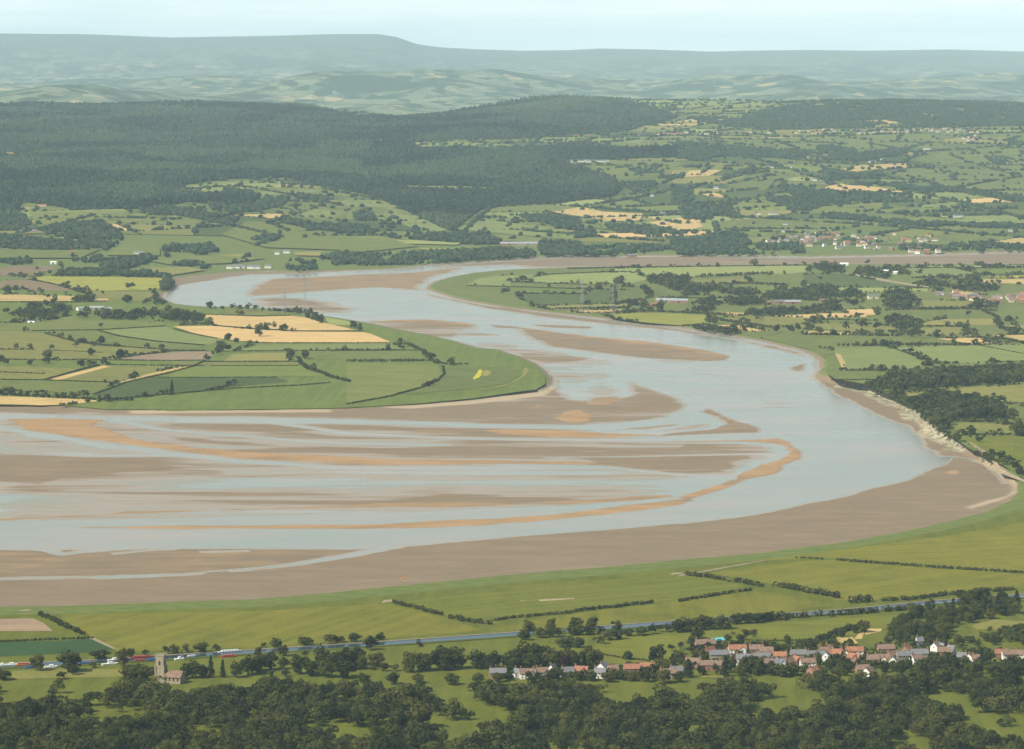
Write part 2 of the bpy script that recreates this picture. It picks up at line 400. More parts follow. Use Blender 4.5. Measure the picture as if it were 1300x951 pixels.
# banks: outline, level, softness in metres, sandiness
BANKS = [
 ([(-60, 528), (440, 533), (740, 541), (860, 556), (1000, 565), (990, 585), (940, 606), (860, 632), (760, 645), (430, 668), (-60, 668)], .15, 25, .03),
 ([(470, 410), (620, 414), (931, 453), (900, 462), (760, 470), (800, 485), (700, 500), (640, 470), (560, 430)], .10, 20, .03),
 ([(830, 470), (960, 470), (1050, 495), (1100, 530), (1000, 540), (900, 520)], -.04, 30, .0),
 ([(-60, 737), (0, 736), (33, 735), (130, 734), (228, 731), (330, 723), (383, 716), (442, 706), (480, 699), (510, 693), (650, 681), (750, 674), (860, 665), (914, 659),
   (975, 650), (1029, 638), (1077, 628), (1097, 620), (1148, 609), (1165, 603), (1185, 592), (1192, 584), (1185, 574), (1171, 568), (1166, 555), (1150, 541),
   (1130, 535), (1115, 528), (1099, 521), (1076, 509), (1055, 501), (1040, 489), (1033, 480), (1060, 470), (1140, 495), (1200, 540), (1260, 570), (1320, 600),
   (1320, 690), (1000, 750), (-60, 810)], .55, 9, .1),
 ([(-60, 698), (150, 696), (300, 696), (440, 696), (512, 692), (470, 701), (442, 708), (383, 718), (330, 725), (228, 732), (130, 735), (33, 736), (-60, 738)], .40, 9, .28),
 ([(60, 670), (200, 668), (330, 666.5), (440, 666), (491, 665), (565, 660), (633, 658), (701, 653.5), (735, 649), (768, 645), (819, 638.5), (853, 632), (894, 621), (917, 613),
   (944, 601), (961, 590), (992, 583), (1004, 574), (995, 567), (978, 563), (945, 561.5), (894, 562), (860, 562), (800, 563), (860, 560.5), (894, 559.5), (945, 558.5), (988, 556.5), (1005, 561.5), (1014, 573), (1016, 582.6),
   (1002, 591), (985, 601), (948, 611), (911, 625), (873, 638), (860, 641.5), (802, 650), (735, 657), (667, 663.5), (599, 668), (531, 670.6), (430, 672), (200, 672)], .55, 6, .95),
 ([(3, 532), (68, 531), (142, 533), (120, 540), (152, 550), (203, 563), (271, 570), (338, 575), (440, 579), (498, 583), (565, 584), (633, 584), (718, 586), (775, 588.5),
   (718, 590), (633, 589.5), (565, 590.5), (498, 591.5), (440, 590), (305, 582.6), (203, 571), (101, 557), (34, 547)], .55, 7, 1.0),
 ([(120, 534), (203, 548), (271, 554), (372, 562), (480, 565), (600, 565), (720, 563), (840, 564), (940, 563), (995, 568), (990, 580), (955, 588), (930, 604), (860, 604), (800, 601), (740, 594), (720, 586),
   (633, 583), (565, 583), (498, 582), (440, 578), (338, 574), (271, 569), (203, 562), (152, 549)], .315, 16, .05),
 ([(720, 586), (800, 583), (870, 584), (940, 584), (950, 592), (935, 602), (870, 604), (800, 602), (750, 596)], .30, 9, .0),
 ([(860, 562), (945, 562), (990, 567), (985, 576), (940, 578), (880, 577), (840, 572)], .32, 9, .1),
 ([(150, 534), (320, 536), (440, 551), (600, 560), (440, 560), (372, 557), (271, 549), (203, 542)], .26, 12, .0),
 ([(330, 533), (440, 538), (565, 541), (701, 545), (760, 549), (860, 554), (780, 557), (667, 556), (531, 552), (440, 546)], .22, 8, .25),
 ([(600, 546), (650, 545), (720, 547), (780, 550), (850, 552.5), (780, 556), (700, 556), (640, 552)], .45, 6, 1.0),
 ([(785, 482), (802, 483), (836, 495), (870, 509), (881, 515), (868, 523), (853, 530), (802, 537), (735, 541), (640, 540), (560, 537), (480, 535), (440, 533), (300, 530), (150, 529),
   (60, 527), (-60, 523), (-60, 505), (200, 510), (440, 510), (640, 495), (690, 485), (707, 487), (712, 496), (730, 507), (770, 509), (800, 501), (790, 490)], .34, 9, .12),
 ([(694, 532), (705, 522), (740, 519), (760, 527), (758, 536), (720, 540)], .5, 12, .95),
 ([(728, 512), (745, 505), (785, 502), (800, 508), (780, 516), (740, 516)], .42, 12, .6),
 ([(640, 525), (700, 500), (715, 505), (700, 520), (660, 533)], .42, 14, .5),
 ([(884, 523), (895, 518), (908, 520), (925, 530), (950, 538), (970, 545), (968, 550), (930, 550.5), (860, 553.5), (820, 556), (850, 549), (900, 545), (918, 539), (905, 529)], .42, 6, .3),
 ([(890, 535), (915, 538), (900, 545), (850, 549), (800, 551), (840, 544)], .16, 8, .1),
 ([(830, 541), (850, 538.5), (866, 537), (860, 541), (820, 545), (770, 546)], .42, 5, .5),
 ([(-60, 658), (0, 658), (129, 653), (162, 649.5), (291, 646.5), (430, 642), (480, 638), (530, 637.5), (600, 638), (667, 639), (720, 636.5), (768, 633), (850, 628), (860, 631), (800, 636),
   (720, 641), (640, 643), (540, 643.5), (430, 646), (291, 648.5), (162, 653), (0, 662), (-60, 662)], .42, 6, .75),
 ([(-60, 572), (60, 572), (150, 580), (240, 590), (300, 594), (210, 601), (110, 607), (80, 618), (40, 620), (-60, 612)], .30, 14, .1),
 ([(480, 597), (530, 595), (575, 601), (520, 608), (470, 604)], .22, 12, .2),
 ([(500, 627), (560, 623), (650, 624), (700, 632), (650, 637), (520, 637)], .24, 12, .2),
 ([(-60, 655), (60, 648), (160, 640), (300, 640), (440, 640), (300, 645), (160, 650), (60, 657)], .18, 9, .1),
 ([(305, 372), (312, 366), (322, 360), (340, 354), (400, 351), (460, 348), (520, 346), (560, 341), (600, 340), (570, 348), (548, 356), (541, 365), (548, 371), (520, 369),
   (480, 366), (430, 369), (390, 372), (350, 375), (310, 378)], .42, 20, .5),
 ([(310, 378), (350, 376), (400, 378), (440, 385), (462, 393), (450, 398), (400, 398), (360, 394), (310, 390)], .28, 20, .1),
 ([(528, 340), (565, 336), (620, 332), (684, 328), (735, 326), (802, 326), (870, 325), (1020, 327), (1165, 324), (1320, 321), (1900, 320), (1900, 338), (1320, 338), (1150, 338), (940, 339), (800, 340),
   (720, 341), (660, 341), (640, 337), (560, 341)], .36, 25, .12),
 ([(200, 390), (200, 350), (226, 351), (254, 348), (300, 345), (380, 344), (440, 342), (440, 345), (380, 348), (320, 349), (286, 354), (254, 359), (228, 364), (218, 371), (212, 376), (214, 381), (232, 387), (232, 392)], .4, 12, .0),
 ([(455, 405), (498, 406.5), (542, 406), (586, 410), (618, 415), (600, 420), (590, 428), (600, 436), (640, 445), (680, 460), (640, 470), (480, 440)], .2, 8, .15),
 ([(460, 411), (498, 406.3), (542, 405.6), (586, 409.5), (618, 414.5), (586, 412.5), (542, 409), (498, 409.5)], .5, 6, .8),
 ([(618, 412), (650, 414), (690, 419), (720, 424), (768, 429), (820, 434), (870, 441), (911, 448), (931, 453), (927, 458), (894, 459), (860, 457), (795, 454), (760, 450),
   (720, 446), (690, 442), (665, 434), (640, 424)], .5, 7, .3),
 ([(640, 414), (690, 418.5), (720, 423.5), (768, 428.5), (820, 433.5), (870, 440.5), (911, 447.5), (931, 453), (911, 453), (870, 446), (820, 438), (768, 432), (690, 422)], .55, 6, .8),
 ([(667, 412), (720, 413), (757, 415), (750, 417.5), (700, 416.5)], .4, 5, .3),
 ([(640, 444), (670, 448), (720, 450), (768, 455), (740, 459.5), (700, 462), (680, 461), (655, 455)], .33, 8, .2),
 ([(698, 467), (720, 465), (740, 470), (715, 473)], .25, 8, .6),
 ([(720, 474), (770, 468), (800, 478), (812, 495), (790, 508), (740, 508), (712, 495)], .10, 18, .1),
 ([(999, 467), (1012, 463), (1026, 461), (1026, 469), (1015, 473.5), (1003, 471)], .45, 6, .3),
 ([(860, 478), (950, 488), (1050, 505), (1080, 515), (1000, 512), (900, 500), (840, 492)], .06, 30, .1),
 ([(930, 470), (1000, 476), (1040, 488), (960, 484)], .0, 25, .1),
 ([(1090, 558), (1120, 556), (1155, 560), (1150, 567), (1110, 565)], .03, 12, .1),
 ([(540, 372), (620, 388), (700, 398), (790, 409), (864, 418), (954, 433), (1020, 447), (1040, 460), (1040, 475), (1030, 470), (1025, 455), (990, 447), (930, 432), (850, 420), (780, 413), (690, 403), (610, 391), (540, 376)], .4, 10, .05),
 ([(1185, 600), (1215, 588), (1235, 600), (1225, 604), (1200, 606)], .62, 14, .8),
 ([(690, 500), (703, 488), (700, 475), (712, 482), (716, 492), (700, 504)], .42, 6, .2),
]
CHAN = [([(-40, 538), (34, 549), (101, 561), (203, 574), (305, 586), (440, 594), (600, 594), (750, 594)], 8, .4), ([(-60, 666), (162, 661), (440, 656), (600, 652), (760, 643), (860, 634)], 9, .4), ([(0, 630), (300, 615), (560, 612), (800, 612), (900, 608)], 24, .14), ([(300, 600), (700, 601), (900, 596)], 10, .18),
   # narrow runnels: line, half width m, depth
 ([(142, 533), (203, 545), (271, 551), (372, 559), (440, 563), (560, 565)], 5, .5), ([(321, 533), (440, 550), (531, 555), (667, 558.5), (870, 558.5), (960, 556)], 6, .5),
 ([(359, 535), (440, 536), (565, 538.6), (701, 542), (768, 540), (853, 537)], 6, .5), ([(0, 735), (33, 733), (130, 732), (228, 729), (330, 721), (383, 714), (442, 704), (480, 697), (510, 691)], 2.6, .42),
 ([(1195, 590), (1205, 580), (1225, 583), (1250, 590), (1268, 603), (1275, 615)], 3.5, .7), ([(700, 581), (800, 580), (900, 578), (980, 576)], 4, .4),
 ([(640, 590), (760, 592), (850, 602), (920, 605)], 5, .5), ([(590, 432), (600, 428), (620, 430)], 14, .5), ([(640, 418), (660, 430), (685, 441), (735, 447), (800, 456), (830, 470)], 16, .6),
 ([(60, 699), (80, 704), (100, 701), (160, 697)], 5, .6), ([(150, 703), (175, 700), (215, 698)], 4, .5), ([(260, 701), (310, 700)], 4, .4)]
BEACH = [[(165, 522), (300, 521), (420, 521), (420, 523.5), (165, 525)], [(480, 518), (600, 508.5), (690, 496), (700, 488), (706, 492), (692, 502), (600, 513), (520, 519)],
         Z('7', [(980, 885), (1100, 848), (1200, 825), (1245, 800), (1262, 812), (1160, 852), (1010, 893)]), Z('7', [(1060, 630), (1130, 640), (1180, 690), (1250, 740), (1290, 760), (1260, 800), (1215, 740), (1150, 690), (1090, 655)])]

def build_ground():
    ys = [2100.0]
    while ys[-1] < 8600: ys.append(ys[-1] + 3.6 * (ys[-1] / 3000) ** 1.25)
    ys = np.array(ys); U = np.linspace(-1, 1, 760)
    Yg, Ug = np.meshgrid(ys, U, indexing='ij')
    Xg = Ug * (Yg * .148 * 1.28 + 120)
    x, y = Xg.ravel(), Yg.ravel()
    warp = 14 * fbm(x / 70, y / 70, 4) + 5 * fbm(x / 12, y / 18, 2)
    wy = y + 30 * fbm(x / 300, y / 200, 2); st = fbm(x / 260, wy / 45, 5); st2 = fbm(x / 70, wy / 16, 4)
    z = np.full(len(x), -.55) + .35 * st
    sand = np.zeros(len(x))
    def crop(w, pad):
        a = np.array(w)
        return np.where((x > a[:, 0].min() - pad) & (x < a[:, 0].max() + pad) & (y > a[:, 1].min() - pad) & (y < a[:, 1].max() + pad))[0]
    for pts, lev, soft, sd in BANKS:
        soft = soft * (3.6 if lev < .32 else (1.5 if sd > .6 else 2.2))
        w = flat(pts, 0.0); i = crop(w, soft * 2.5)
        s = sdf(w, x[i], y[i]) + warp[i] * min(1, soft / 9)
        k = sm(-soft, soft, s)
        rough = (.36 * st[i] * 1.6 + .20 * st2[i]) if lev < .32 else (.26 * st[i] + .27 * st2[i])
        tgt = lev + rough + (.06 if lev < .32 else 0)
        zi = -.55 * (1 - k) + tgt * k
        up = zi > z[i]
        z[i] = np.where(up, zi, z[i])
        k2 = sm(-soft * .6, soft * .8, s)
        sand[i] = np.where(up, np.maximum(sd * k2, sand[i] * (1 - k2)), sand[i])
    for pts, hw, dp in CHAN:
        w = flat(pts, 0.0); i = crop(w, hw * 6)
        d = poly_dist(w, x[i], y[i]) + warp[i] * .35
        k = np.exp(-np.clip(d / (hw * 1.6), 0, 9) ** 2)
        z[i] -= dp * k; sand[i] *= 1 - k
    beach = np.zeros(len(x))
    for pts in BEACH:
        w = flat(pts, 0.5); i = crop(w, 30)
        beach[i] = np.maximum(beach[i], sm(-5, 6, sdf(w, x[i], y[i]) + warp[i] * .4))
    sdl = np.maximum(sdf(flat(LAND_NEAR, 1.0), x, y), sdf(flat(LAND_LEFT, 1.0), x, y)) + warp * .45
    cl = poly_dist(CLIFF, x, y)
    wide = 9.0
    k = sm(-wide, wide, sdl)
    lh = landH(x, y)
    crag = np.exp(-(cl / 60) ** 2)
    lh2 = lh + crag * 5 * fbm(x / 14, y / 20, 3)
    zb = np.maximum(z, -.55)
    zz = zb * (1 - k) + lh2 * k
    foot = sm(-40, -2, sdl) * (1 - k) * .5
    zz = zz + foot
    beach *= 1 - k * .7
    grass = sm(.45, .8, k)
    pn = sm(-.16, .14, fbm(x / 34, y / 60, 3)); rock = sm(14, 0, np.abs(sdl + 4)) * sm(75, 30, cl) * (.45 + .55 * pn) + .8 * sm(20, 3, np.abs(sdl + 12)) * sm(60, 20, cl) * pn
    film = sm(.30, .0, z) * (1 - sm(-14, -2, sdl)); wet = sm(.46, .05, z) * (1 - sm(-12, 0, sdl))
    ny, nx = Xg.shape
    idx = np.arange(ny * nx).reshape(ny, nx)
    Fc = np.stack([idx[:-1, :-1], idx[:-1, 1:], idx[1:, 1:], idx[1:, :-1]], -1).reshape(-1, 4)
    me = mesh_np('ground', np.stack([x, y, zz], -1), Fc, M['bed'], dict(sand=sand, wet=wet, grass=grass, rock=np.clip(rock, 0, 1), beach=beach, film=film), smooth=True)
    tag(link('ground', me), kind='structure')
build_ground()
def sheet(name, pts, z, mat):
    me = bpy.data.meshes.new(name); me.from_pydata([(a, b, z) for a, b in pts], [], [list(range(len(pts)))])
    me.materials.append(mat); return tag(link(name, me), kind='structure')
sheet('river_water', [(-2300, 2000), (2300, 2000), (2300, 8700), (-2300, 8700)], 0.0, M['water'])
sheet('plain', [(-11000, -2500), (11000, -2500), (11000, 8620), (-11000, 8620)], -2.5, M['base'])

def build_hills():
    ys = [8560.0]
    while ys[-1] < 51000: ys.append(ys[-1] + 34 * (ys[-1] / 8500) ** 1.1)
    ys = np.array(ys); U = np.linspace(-1, 1, 230)
    Yg, Ug = np.meshgrid(ys, U, indexing='ij'); Xg = Ug * (Yg * .148 * 1.3 + 120)
    x, y = Xg.ravel(), Yg.ravel(); z = landH(x, y)
    ny, nx = Xg.shape; idx = np.arange(ny * nx).reshape(ny, nx)
    Fc = np.stack([idx[:-1, :-1], idx[:-1, 1:], idx[1:, 1:], idx[1:, :-1]], -1).reshape(-1, 4)
    me = mesh_np('hills', np.stack([x, y, z], -1), Fc, M['hills'], smooth=True)
    tag(link('hills', me), kind='structure')
build_hills()

# ------------------------------------------------------------------ fields
def drape(name, polys, dz, step):
    """polys: list of (world outline, material key, tint); draped over the land"""
    keys = sorted({p[1] for p in polys})
    bm = bmesh.new(); lay = bm.verts.layers.float.new('tint'); lz = bm.verts.layers.float.new('lift')
    for n_, (pts, key, t) in enumerate(polys):
        vs = [bm.verts.new((a, b, 0)) for a, b in pts]
        for v in vs: v[lay] = t; v[lz] = (n_ % 90) * (.0025 if step == 60 else .012)
        try: f = bm.faces.new(vs)
        except ValueError: continue
        f.material_index = keys.index(key)
        if f.normal.z < 0 or f.calc_area() == 0: pass
    bm.normal_update()
    bmesh.ops.triangulate(bm, faces=bm.faces[:])
    xs = [v.co.x for v in bm.verts]; ys = [v.co.y for v in bm.verts]
    for axis, lo, hi in ((0, min(xs), max(xs)), (1, min(ys), max(ys))):
        c = math.floor(lo / step) * step + step
        while c < hi:
            co = (c, 0, 0) if axis == 0 else (0, c, 0); no = (1, 0, 0) if axis == 0 else (0, 1, 0)
            bmesh.ops.bisect_plane(bm, geom=bm.verts[:] + bm.edges[:] + bm.faces[:], plane_co=co, plane_no=no)
            c += step
    X = np.array([v.co.x for v in bm.verts]); Y = np.array([v.co.y for v in bm.verts])
    H = landH(X, Y) + dz
    for v, h in zip(bm.verts, H): v.co.z = h + v[lz]
    bm.normal_update()
    for f in bm.faces:
        if f.normal.z < 0: f.normal_flip()
    me = bpy.data.meshes.new(name); bm.to_mesh(me); bm.free()
    for k in keys: me.materials.append(M[k])
    return tag(link(name, me), kind='structure')

NEARF = [
 ('nearg', 'p', [(-120, 784), (0, 781), (100, 779), (200, 775), (320, 771), (420, 763), (540, 751), (650, 740), (760, 731), (860, 721), (970, 711), (1060, 699), (1130, 687), (1200, 673), (1255, 660), (1300, 646), (1420, 620), (1420, 1000), (-120, 1000)], .4, 0),
 ('olive', 'p', [(75, 780), (200, 778), (330, 776), (480, 767), (500, 768), (580, 790), (615, 801), (480, 811), (330, 822), (150, 828), (118, 810), (88, 792)], .5, 1),
 ('nearg', 'p', [(505, 766), (640, 745), (860, 728), (895, 731), (950, 745), (830, 765), (700, 778), (660, 782), (620, 795), (590, 790)], .65, 1),
 ('olive', 'p', [(625, 799), (700, 783), (830, 768), (950, 748), (1000, 757), (1060, 768), (1000, 776), (850, 788), (740, 795), (640, 802)], .4, 1),
 ('olive', 'p', [(900, 728), (1010, 713), (1060, 711), (1300, 729), (1400, 735), (1400, 744), (1300, 746), (1200, 753), (1100, 763), (1065, 763), (1000, 745)], .6, 1),
 ('olive', 'p', [(880, 721), (1000, 707), (1200, 681), (1300, 664), (1400, 645), (1400, 728), (1300, 726), (1065, 709), (960, 712)], .72, 1),
 ('nearg', 'p', [(755, 806), (850, 802), (1060, 786), (1180, 778), (1150, 790), (1100, 805), (960, 815), (870, 812), (860, 830), (800, 850), (755, 835)], .8, 1),
 ('yolive', 'D', [(1040, 370), (1150, 342), (1300, 350), (1400, 352), (1400, 392), (1300, 390), (1060, 392)], .5, 1),
 ('tan', 'D', [(300, 490), (310, 455), (380, 430), (440, 430), (470, 460), (390, 470), (380, 490)], .3, 1),
 ('tan', 'D', [(505, 420), (515, 388), (590, 388), (585, 400)], .4, 1), ('tan', 'D', [(450, 440), (480, 405), (500, 405), (490, 440)], .4, 1),
 ('pink', 'A', [(-40, 340), (170, 336), (225, 365), (265, 400), (-40, 400)], .8, 1), ('blue', 'A', [(-40, 458), (340, 447), (470, 437), (580, 490), (400, 510), (250, 516), (-40, 530)], .5, 1),
 ('yolive', 'C', [(80, 245), (110, 245), (110, 250), (80, 250)], .9, 2), ('path', 'C', [(170, 243), (350, 235), (350, 240), (180, 251)], .6, 2),
 ('path', 'B', [(645, 262), (660, 245), (700, 243), (705, 252), (670, 256)], .3, 2), ('path', 'C', [(830, 118), (845, 108), (890, 108), (895, 114)], .3, 2),
 ('path', 'A', [(90, 300), (130, 292), (165, 295), (130, 302)], .5, 2), ('path', 'A', [(420, 435), (470, 432), (580, 488), (570, 492), (455, 440)], .3, 2),
 ('path', 'D', [(0, 48), (5, 44), (-100, 62), (-430, 122), (-430, 128), (-100, 68)], .1, 2),
 ('yolive', 'A', [(60, 600), (300, 590), (620, 590), (620, 628), (60, 640)], .3, 1), ('yolive', 'F', [(60, 420), (420, 425), (420, 436), (60, 436)], .6, 2),
]
MIDF = [
 ('bright', 'p', [(-200, 513), (80, 515), (137, 520), (189, 520), (320, 520), (440, 518), (526, 513), (601, 506), (655, 498), (680, 495), (692, 488), (692, 480), (683, 470), (670, 461), (645, 451), (625, 445), (595, 442), (565, 433), (535, 426.5), (505, 421), (472, 413.5), (455, 411.5), (412, 405), (380, 399), (332, 395), (286, 393), (236, 391), (215, 388), (200, 381), (180, 370), (-200, 360)], .4, 0),
 ('green', 'p', [(556, 367), (558, 361), (580, 353.5), (606, 349), (640, 346), (700, 343.5), (860, 340.5), (1020, 338), (1300, 338), (1420, 338), (1420, 610), (1300, 606), (1262, 585), (1231, 570), (1205, 552), (1180, 532), (1165, 518), (1130, 502), (1098, 488), (1060, 481), (1050, 475), (1054, 466), (1052, 457), (1036, 446), (996, 436), (932, 422), (864, 411), (790, 402), (696, 392), (620, 382), (576, 373)], .5, 0),
 ('pale', '4', [(580, 188), (780, 147), (1100, 132), (1300, 128), (1400, 165), (1400, 178), (1300, 200), (1050, 205), (700, 195)], .6, 1),
 ('pale', '4', [(262, 210), (330, 172), (450, 152), (760, 142), (560, 188), (545, 196), (540, 216)], .3, 1),
 ('dark', '4', [(575, 266), (1040, 270), (1092, 240), (1300, 245), (1300, 320), (680, 340), (620, 310)], .9, 1),
 ('bright', '4', [(545, 225), (880, 234), (1040, 240), (1040, 264), (580, 260)], .4, 1),
 ('yolive', '4', [(670, 347), (1300, 327), (1300, 353), (900, 365), (800, 368)], .8, 1), ('tan', '4', [(890, 374), (1200, 368), (1430, 368), (1430, 382), (1200, 385), (1000, 392)], .3, 1),
 ('yellow', '5', [(-80, 400), (130, 387), (600, 402), (605, 458), (400, 466), (180, 448), (0, 423)], .1, 1),
 ('pale', '5', [(0, 107), (400, 97), (850, 91), (1240, 88), (1230, 125), (1100, 138), (700, 150), (480, 163), (200, 148), (0, 130)], .7, 1),
 ('yolive', '5', [(470, 177), (850, 167), (860, 195), (640, 203), (480, 203)], .3, 1), ('bright', '5', [(560, 217), (1100, 217), (1050, 240), (930, 268), (700, 245)], .6, 1),
 ('green', '5', [(0, 222), (200, 227), (420, 272), (880, 286), (560, 294), (240, 289), (0, 338)], .2, 1),
 ('tan', '5', [(590, 467), (760, 464), (980, 500), (900, 507), (740, 500)], .5, 1), ('tan', '5', [(620, 382), (840, 389), (830, 402), (700, 407)], .6, 1),
 ('tan', '5', [(1000, 407), (1300, 393), (1400, 388), (1600, 400), (1600, 414), (1300, 418), (1150, 424)], .7, 1), ('tan', '6', [(238, 342), (428, 336), (438, 370), (330, 374), (250, 360)], .8, 1),
 ('yolive', '5', [(700, 417), (880, 407), (1300, 421), (1290, 498), (1000, 470), (880, 460), (720, 440)], .3, 1),
 ('pale', '7', [(185, 12), (560, 3), (800, 96), (690, 135), (300, 130), (310, 90), (250, 20)], .1, 1), ('pale', '7', [(575, 3), (1300, -10), (1500, -10), (1500, 92), (1300, 88), (830, 96)], .22, 1),
 ('green', '6', [(472, 347), (700, 342), (1140, 352), (1150, 388), (830, 395), (700, 413), (480, 372)], .4, 1), ('yolive', '6', [(830, 397), (1140, 392), (1150, 430), (690, 435), (680, 420)], .9, 1),
 ('tan', '6', [(1080, 492), (1300, 489), (1500, 489), (1500, 530), (1300, 536), (1200, 515)], .2, 1), ('tan', '6', [(790, 512), (1030, 507), (1190, 538), (1000, 543)], .6, 1),
 ('yolive', '6', [(680, 447), (950, 442), (960, 470), (830, 500), (660, 490)], .5, 1), ('tan', '6', [(0, 473), (70, 463), (250, 478), (590, 490), (560, 494), (200, 488), (0, 483)], .4, 1),
 ('yolive', '6', [(200, 420), (640, 445), (640, 470), (300, 470), (60, 450), (0, 425)], .4, 1), ('yolive', '6', [(1140, 435), (1300, 430), (1500, 430), (1500, 480), (1230, 472)], .7, 1),
 ('yolive', '6', [(680, 287), (970, 287), (990, 333), (690, 333)], .3, 1), ('pale', '6', [(100, 209), (740, 216), (830, 228), (700, 235), (240, 240)], .8, 1),
 ('dark', '6', [(0, 132), (240, 132), (480, 177), (560, 202), (0, 204)], .9, 1), ('path', '6', [(240, 126), (300, 130), (560, 178), (780, 213), (760, 219), (450, 170), (290, 138)], .6, 2),
 ('tan', '6', [(1040, 162), (1300, 160), (1500, 160), (1500, 190), (1300, 190), (1050, 180)], .3, 1), ('yellow', '6', [(1090, 145), (1300, 137), (1500, 137), (1500, 155), (1100, 155)], .7, 1),
 ('pale', '6', [(560, 97), (900, 97), (1080, 140), (1000, 150), (640, 150)], .05, 1), ('tan', '6', [(870, 237), (930, 227), (1090, 252), (950, 265), (870, 260)], .3, 1),
 ('pale', '6', [(570, 85), (1300, 78), (1500, 78), (1500, 88), (700, 92)], .9, 1), ('bright', '6', [(960, 100), (1300, 98), (1500, 98), (1500, 130), (1100, 135)], .6, 1),
 ('yolive', '7', [(595, 258), (840, 238), (1300, 210), (1500, 205), (1500, 330), (1300, 330), (1100, 300), (1000, 270), (900, 252), (650, 277)], .6, 1),
 ('yolive', '7', [(880, 422), (1250, 432), (1230, 480), (950, 472), (900, 450)], .4, 1), ('nearg', '7', [(975, 494), (1300, 490), (1500, 490), (1500, 760), (1300, 720), (1240, 655), (1100, 620), (1010, 560)], .8, 1),
 ('path', '7', [(1120, 630), (1145, 632), (1180, 680), (1300, 735), (1300, 750), (1170, 700)], .9, 2), ('path', '7', [(990, 525), (1010, 530), (1100, 585), (1110, 610), (1070, 595)], .2, 2),
 ('tan', '7', [(260, 40), (290, 45), (320, 95), (300, 130), (285, 90)], .1, 2),
 # peninsula
 ('yellow', '1', [(165, 112), (240, 99), (600, 102), (980, 110), (1005, 130), (960, 150), (1010, 172), (900, 184), (600, 187), (470, 187), (380, 155), (240, 128)], .5, 1),
 ('brown', '1', [(-60, 150), (50, 122), (165, 120), (240, 132), (370, 160), (450, 187), (200, 190), (130, 180), (-60, 170)], .4, 1),
 ('brown', '1', [(-60, 62), (100, 37), (300, 37), (340, 60), (260, 75), (180, 95), (-60, 100)], .3, 1),
 ('tan', '1', [(-60, 207), (300, 215), (480, 220), (440, 250), (-60, 250)], .15, 1), ('tan', '1', [(570, 232), (660, 235), (650, 250), (560, 252)], .2, 1),
 ('yolive', '1', [(480, 190), (930, 195), (950, 225), (840, 250), (680, 235), (560, 225)], .2, 1),
 ('tan', '1', [(-60, 822), (200, 832), (450, 841), (610, 846), (600, 855), (420, 874), (250, 881), (-60, 870)], .55, 1), ('tan', '1', [(270, 728), (620, 641), (680, 641), (350, 730)], .5, 1),
 ('tan', '1', [(720, 740), (830, 708), (950, 675), (1090, 647), (1160, 647), (1000, 688), (900, 708), (740, 743)], .2, 1),
 ('dark', '1', [(570, 810), (760, 744), (900, 712), (1236, 715), (1675, 712), (1740, 735), (1660, 745), (1400, 765), (1236, 793), (1000, 813), (830, 833), (700, 838), (560, 825)], .5, 1),
 ('pink', '1', [(690, 598), (850, 577), (1030, 557), (1270, 553), (1290, 575), (1245, 606), (1000, 608)], .45, 1),
 ('bright', '2', [(0, 560), (110, 532), (250, 527), (800, 527), (900, 570), (960, 590), (0, 595)], .7, 1), ('pale', '1', [(595, 430), (1000, 403), (1060, 430), (1236, 467), (1340, 478), (1300, 505), (1236, 513), (950, 493), (720, 460)], .15, 1),
 ('green', '1', [(560, 432), (720, 465), (950, 498), (1236, 520), (1236, 548), (1040, 546), (640, 518), (470, 498), (290, 448)], .5, 1),
 ('yolive', '1', [(-60, 432), (190, 432), (320, 460), (470, 502), (640, 522), (900, 537), (1020, 549), (820, 572), (620, 602), (260, 605), (-60, 600)], .25, 1),
 ('green', '1', [(-60, 385), (230, 378), (420, 340), (480, 365), (1000, 375), (1000, 398), (590, 423), (190, 428), (-60, 428)], .7, 1),
 ('yolive', '1', [(-60, 642), (480, 657), (420, 690), (270, 722), (-60, 725)], .3, 1), ('green', '1', [(-60, 730), (700, 744), (570, 808), (300, 800), (-60, 790)], .5, 1), ('yolive', '1', [(360, 728), (680, 642), (1080, 647), (830, 706), (720, 738)], .12, 1),
 ('tan', '2', [(140, 197), (300, 202), (550, 212), (740, 207), (850, 217), (960, 250), (1160, 298), (780, 300), (560, 285), (280, 267), (200, 217)], .6, 1),
 ('tan', '2', [(0, 274), (240, 270), (500, 292), (800, 307), (1200, 310), (1250, 320), (1390, 377), (700, 379), (450, 370), (280, 348), (130, 318)], .8, 1),
 ('pale', '2', [(385, 428), (520, 393), (1400, 381), (1480, 425), (860, 426)], .0, 1), ('green', '2', [(860, 432), (1490, 428), (1560, 480), (840, 481)], .6, 1), ('yolive', '2', [(320, 494), (370, 454), (520, 444), (740, 442), (730, 491)], .85, 1),
 ('yolive', '2', [(0, 500), (180, 503), (800, 502), (790, 520), (0, 524)], .1, 1), ('green', '3', [(0, 332), (540, 347), (560, 400), (450, 468), (250, 525), (0, 572)], .9, 1),
 ('green', '3', [(590, 362), (760, 347), (1000, 362), (1035, 400), (960, 448), (700, 488), (540, 500), (330, 520), (520, 450), (580, 400)], .25, 1), ('yolive', '3', [(1050, 350), (1075, 380), (1040, 420), (930, 470), (760, 505), (940, 460), (1030, 410)], .6, 2),
 ('flower', '3', [(745, 425), (748, 414), (757, 410), (761, 398), (770, 393), (774, 379), (786, 369), (795, 372), (799, 384), (793, 395), (796, 403), (786, 410), (778, 420), (766, 421), (757, 428)], .5, 2), ('yolive', '3', [(800, 379), (822, 373), (846, 377), (853, 388), (842, 399), (826, 409), (803, 406)], 1.0, 2),
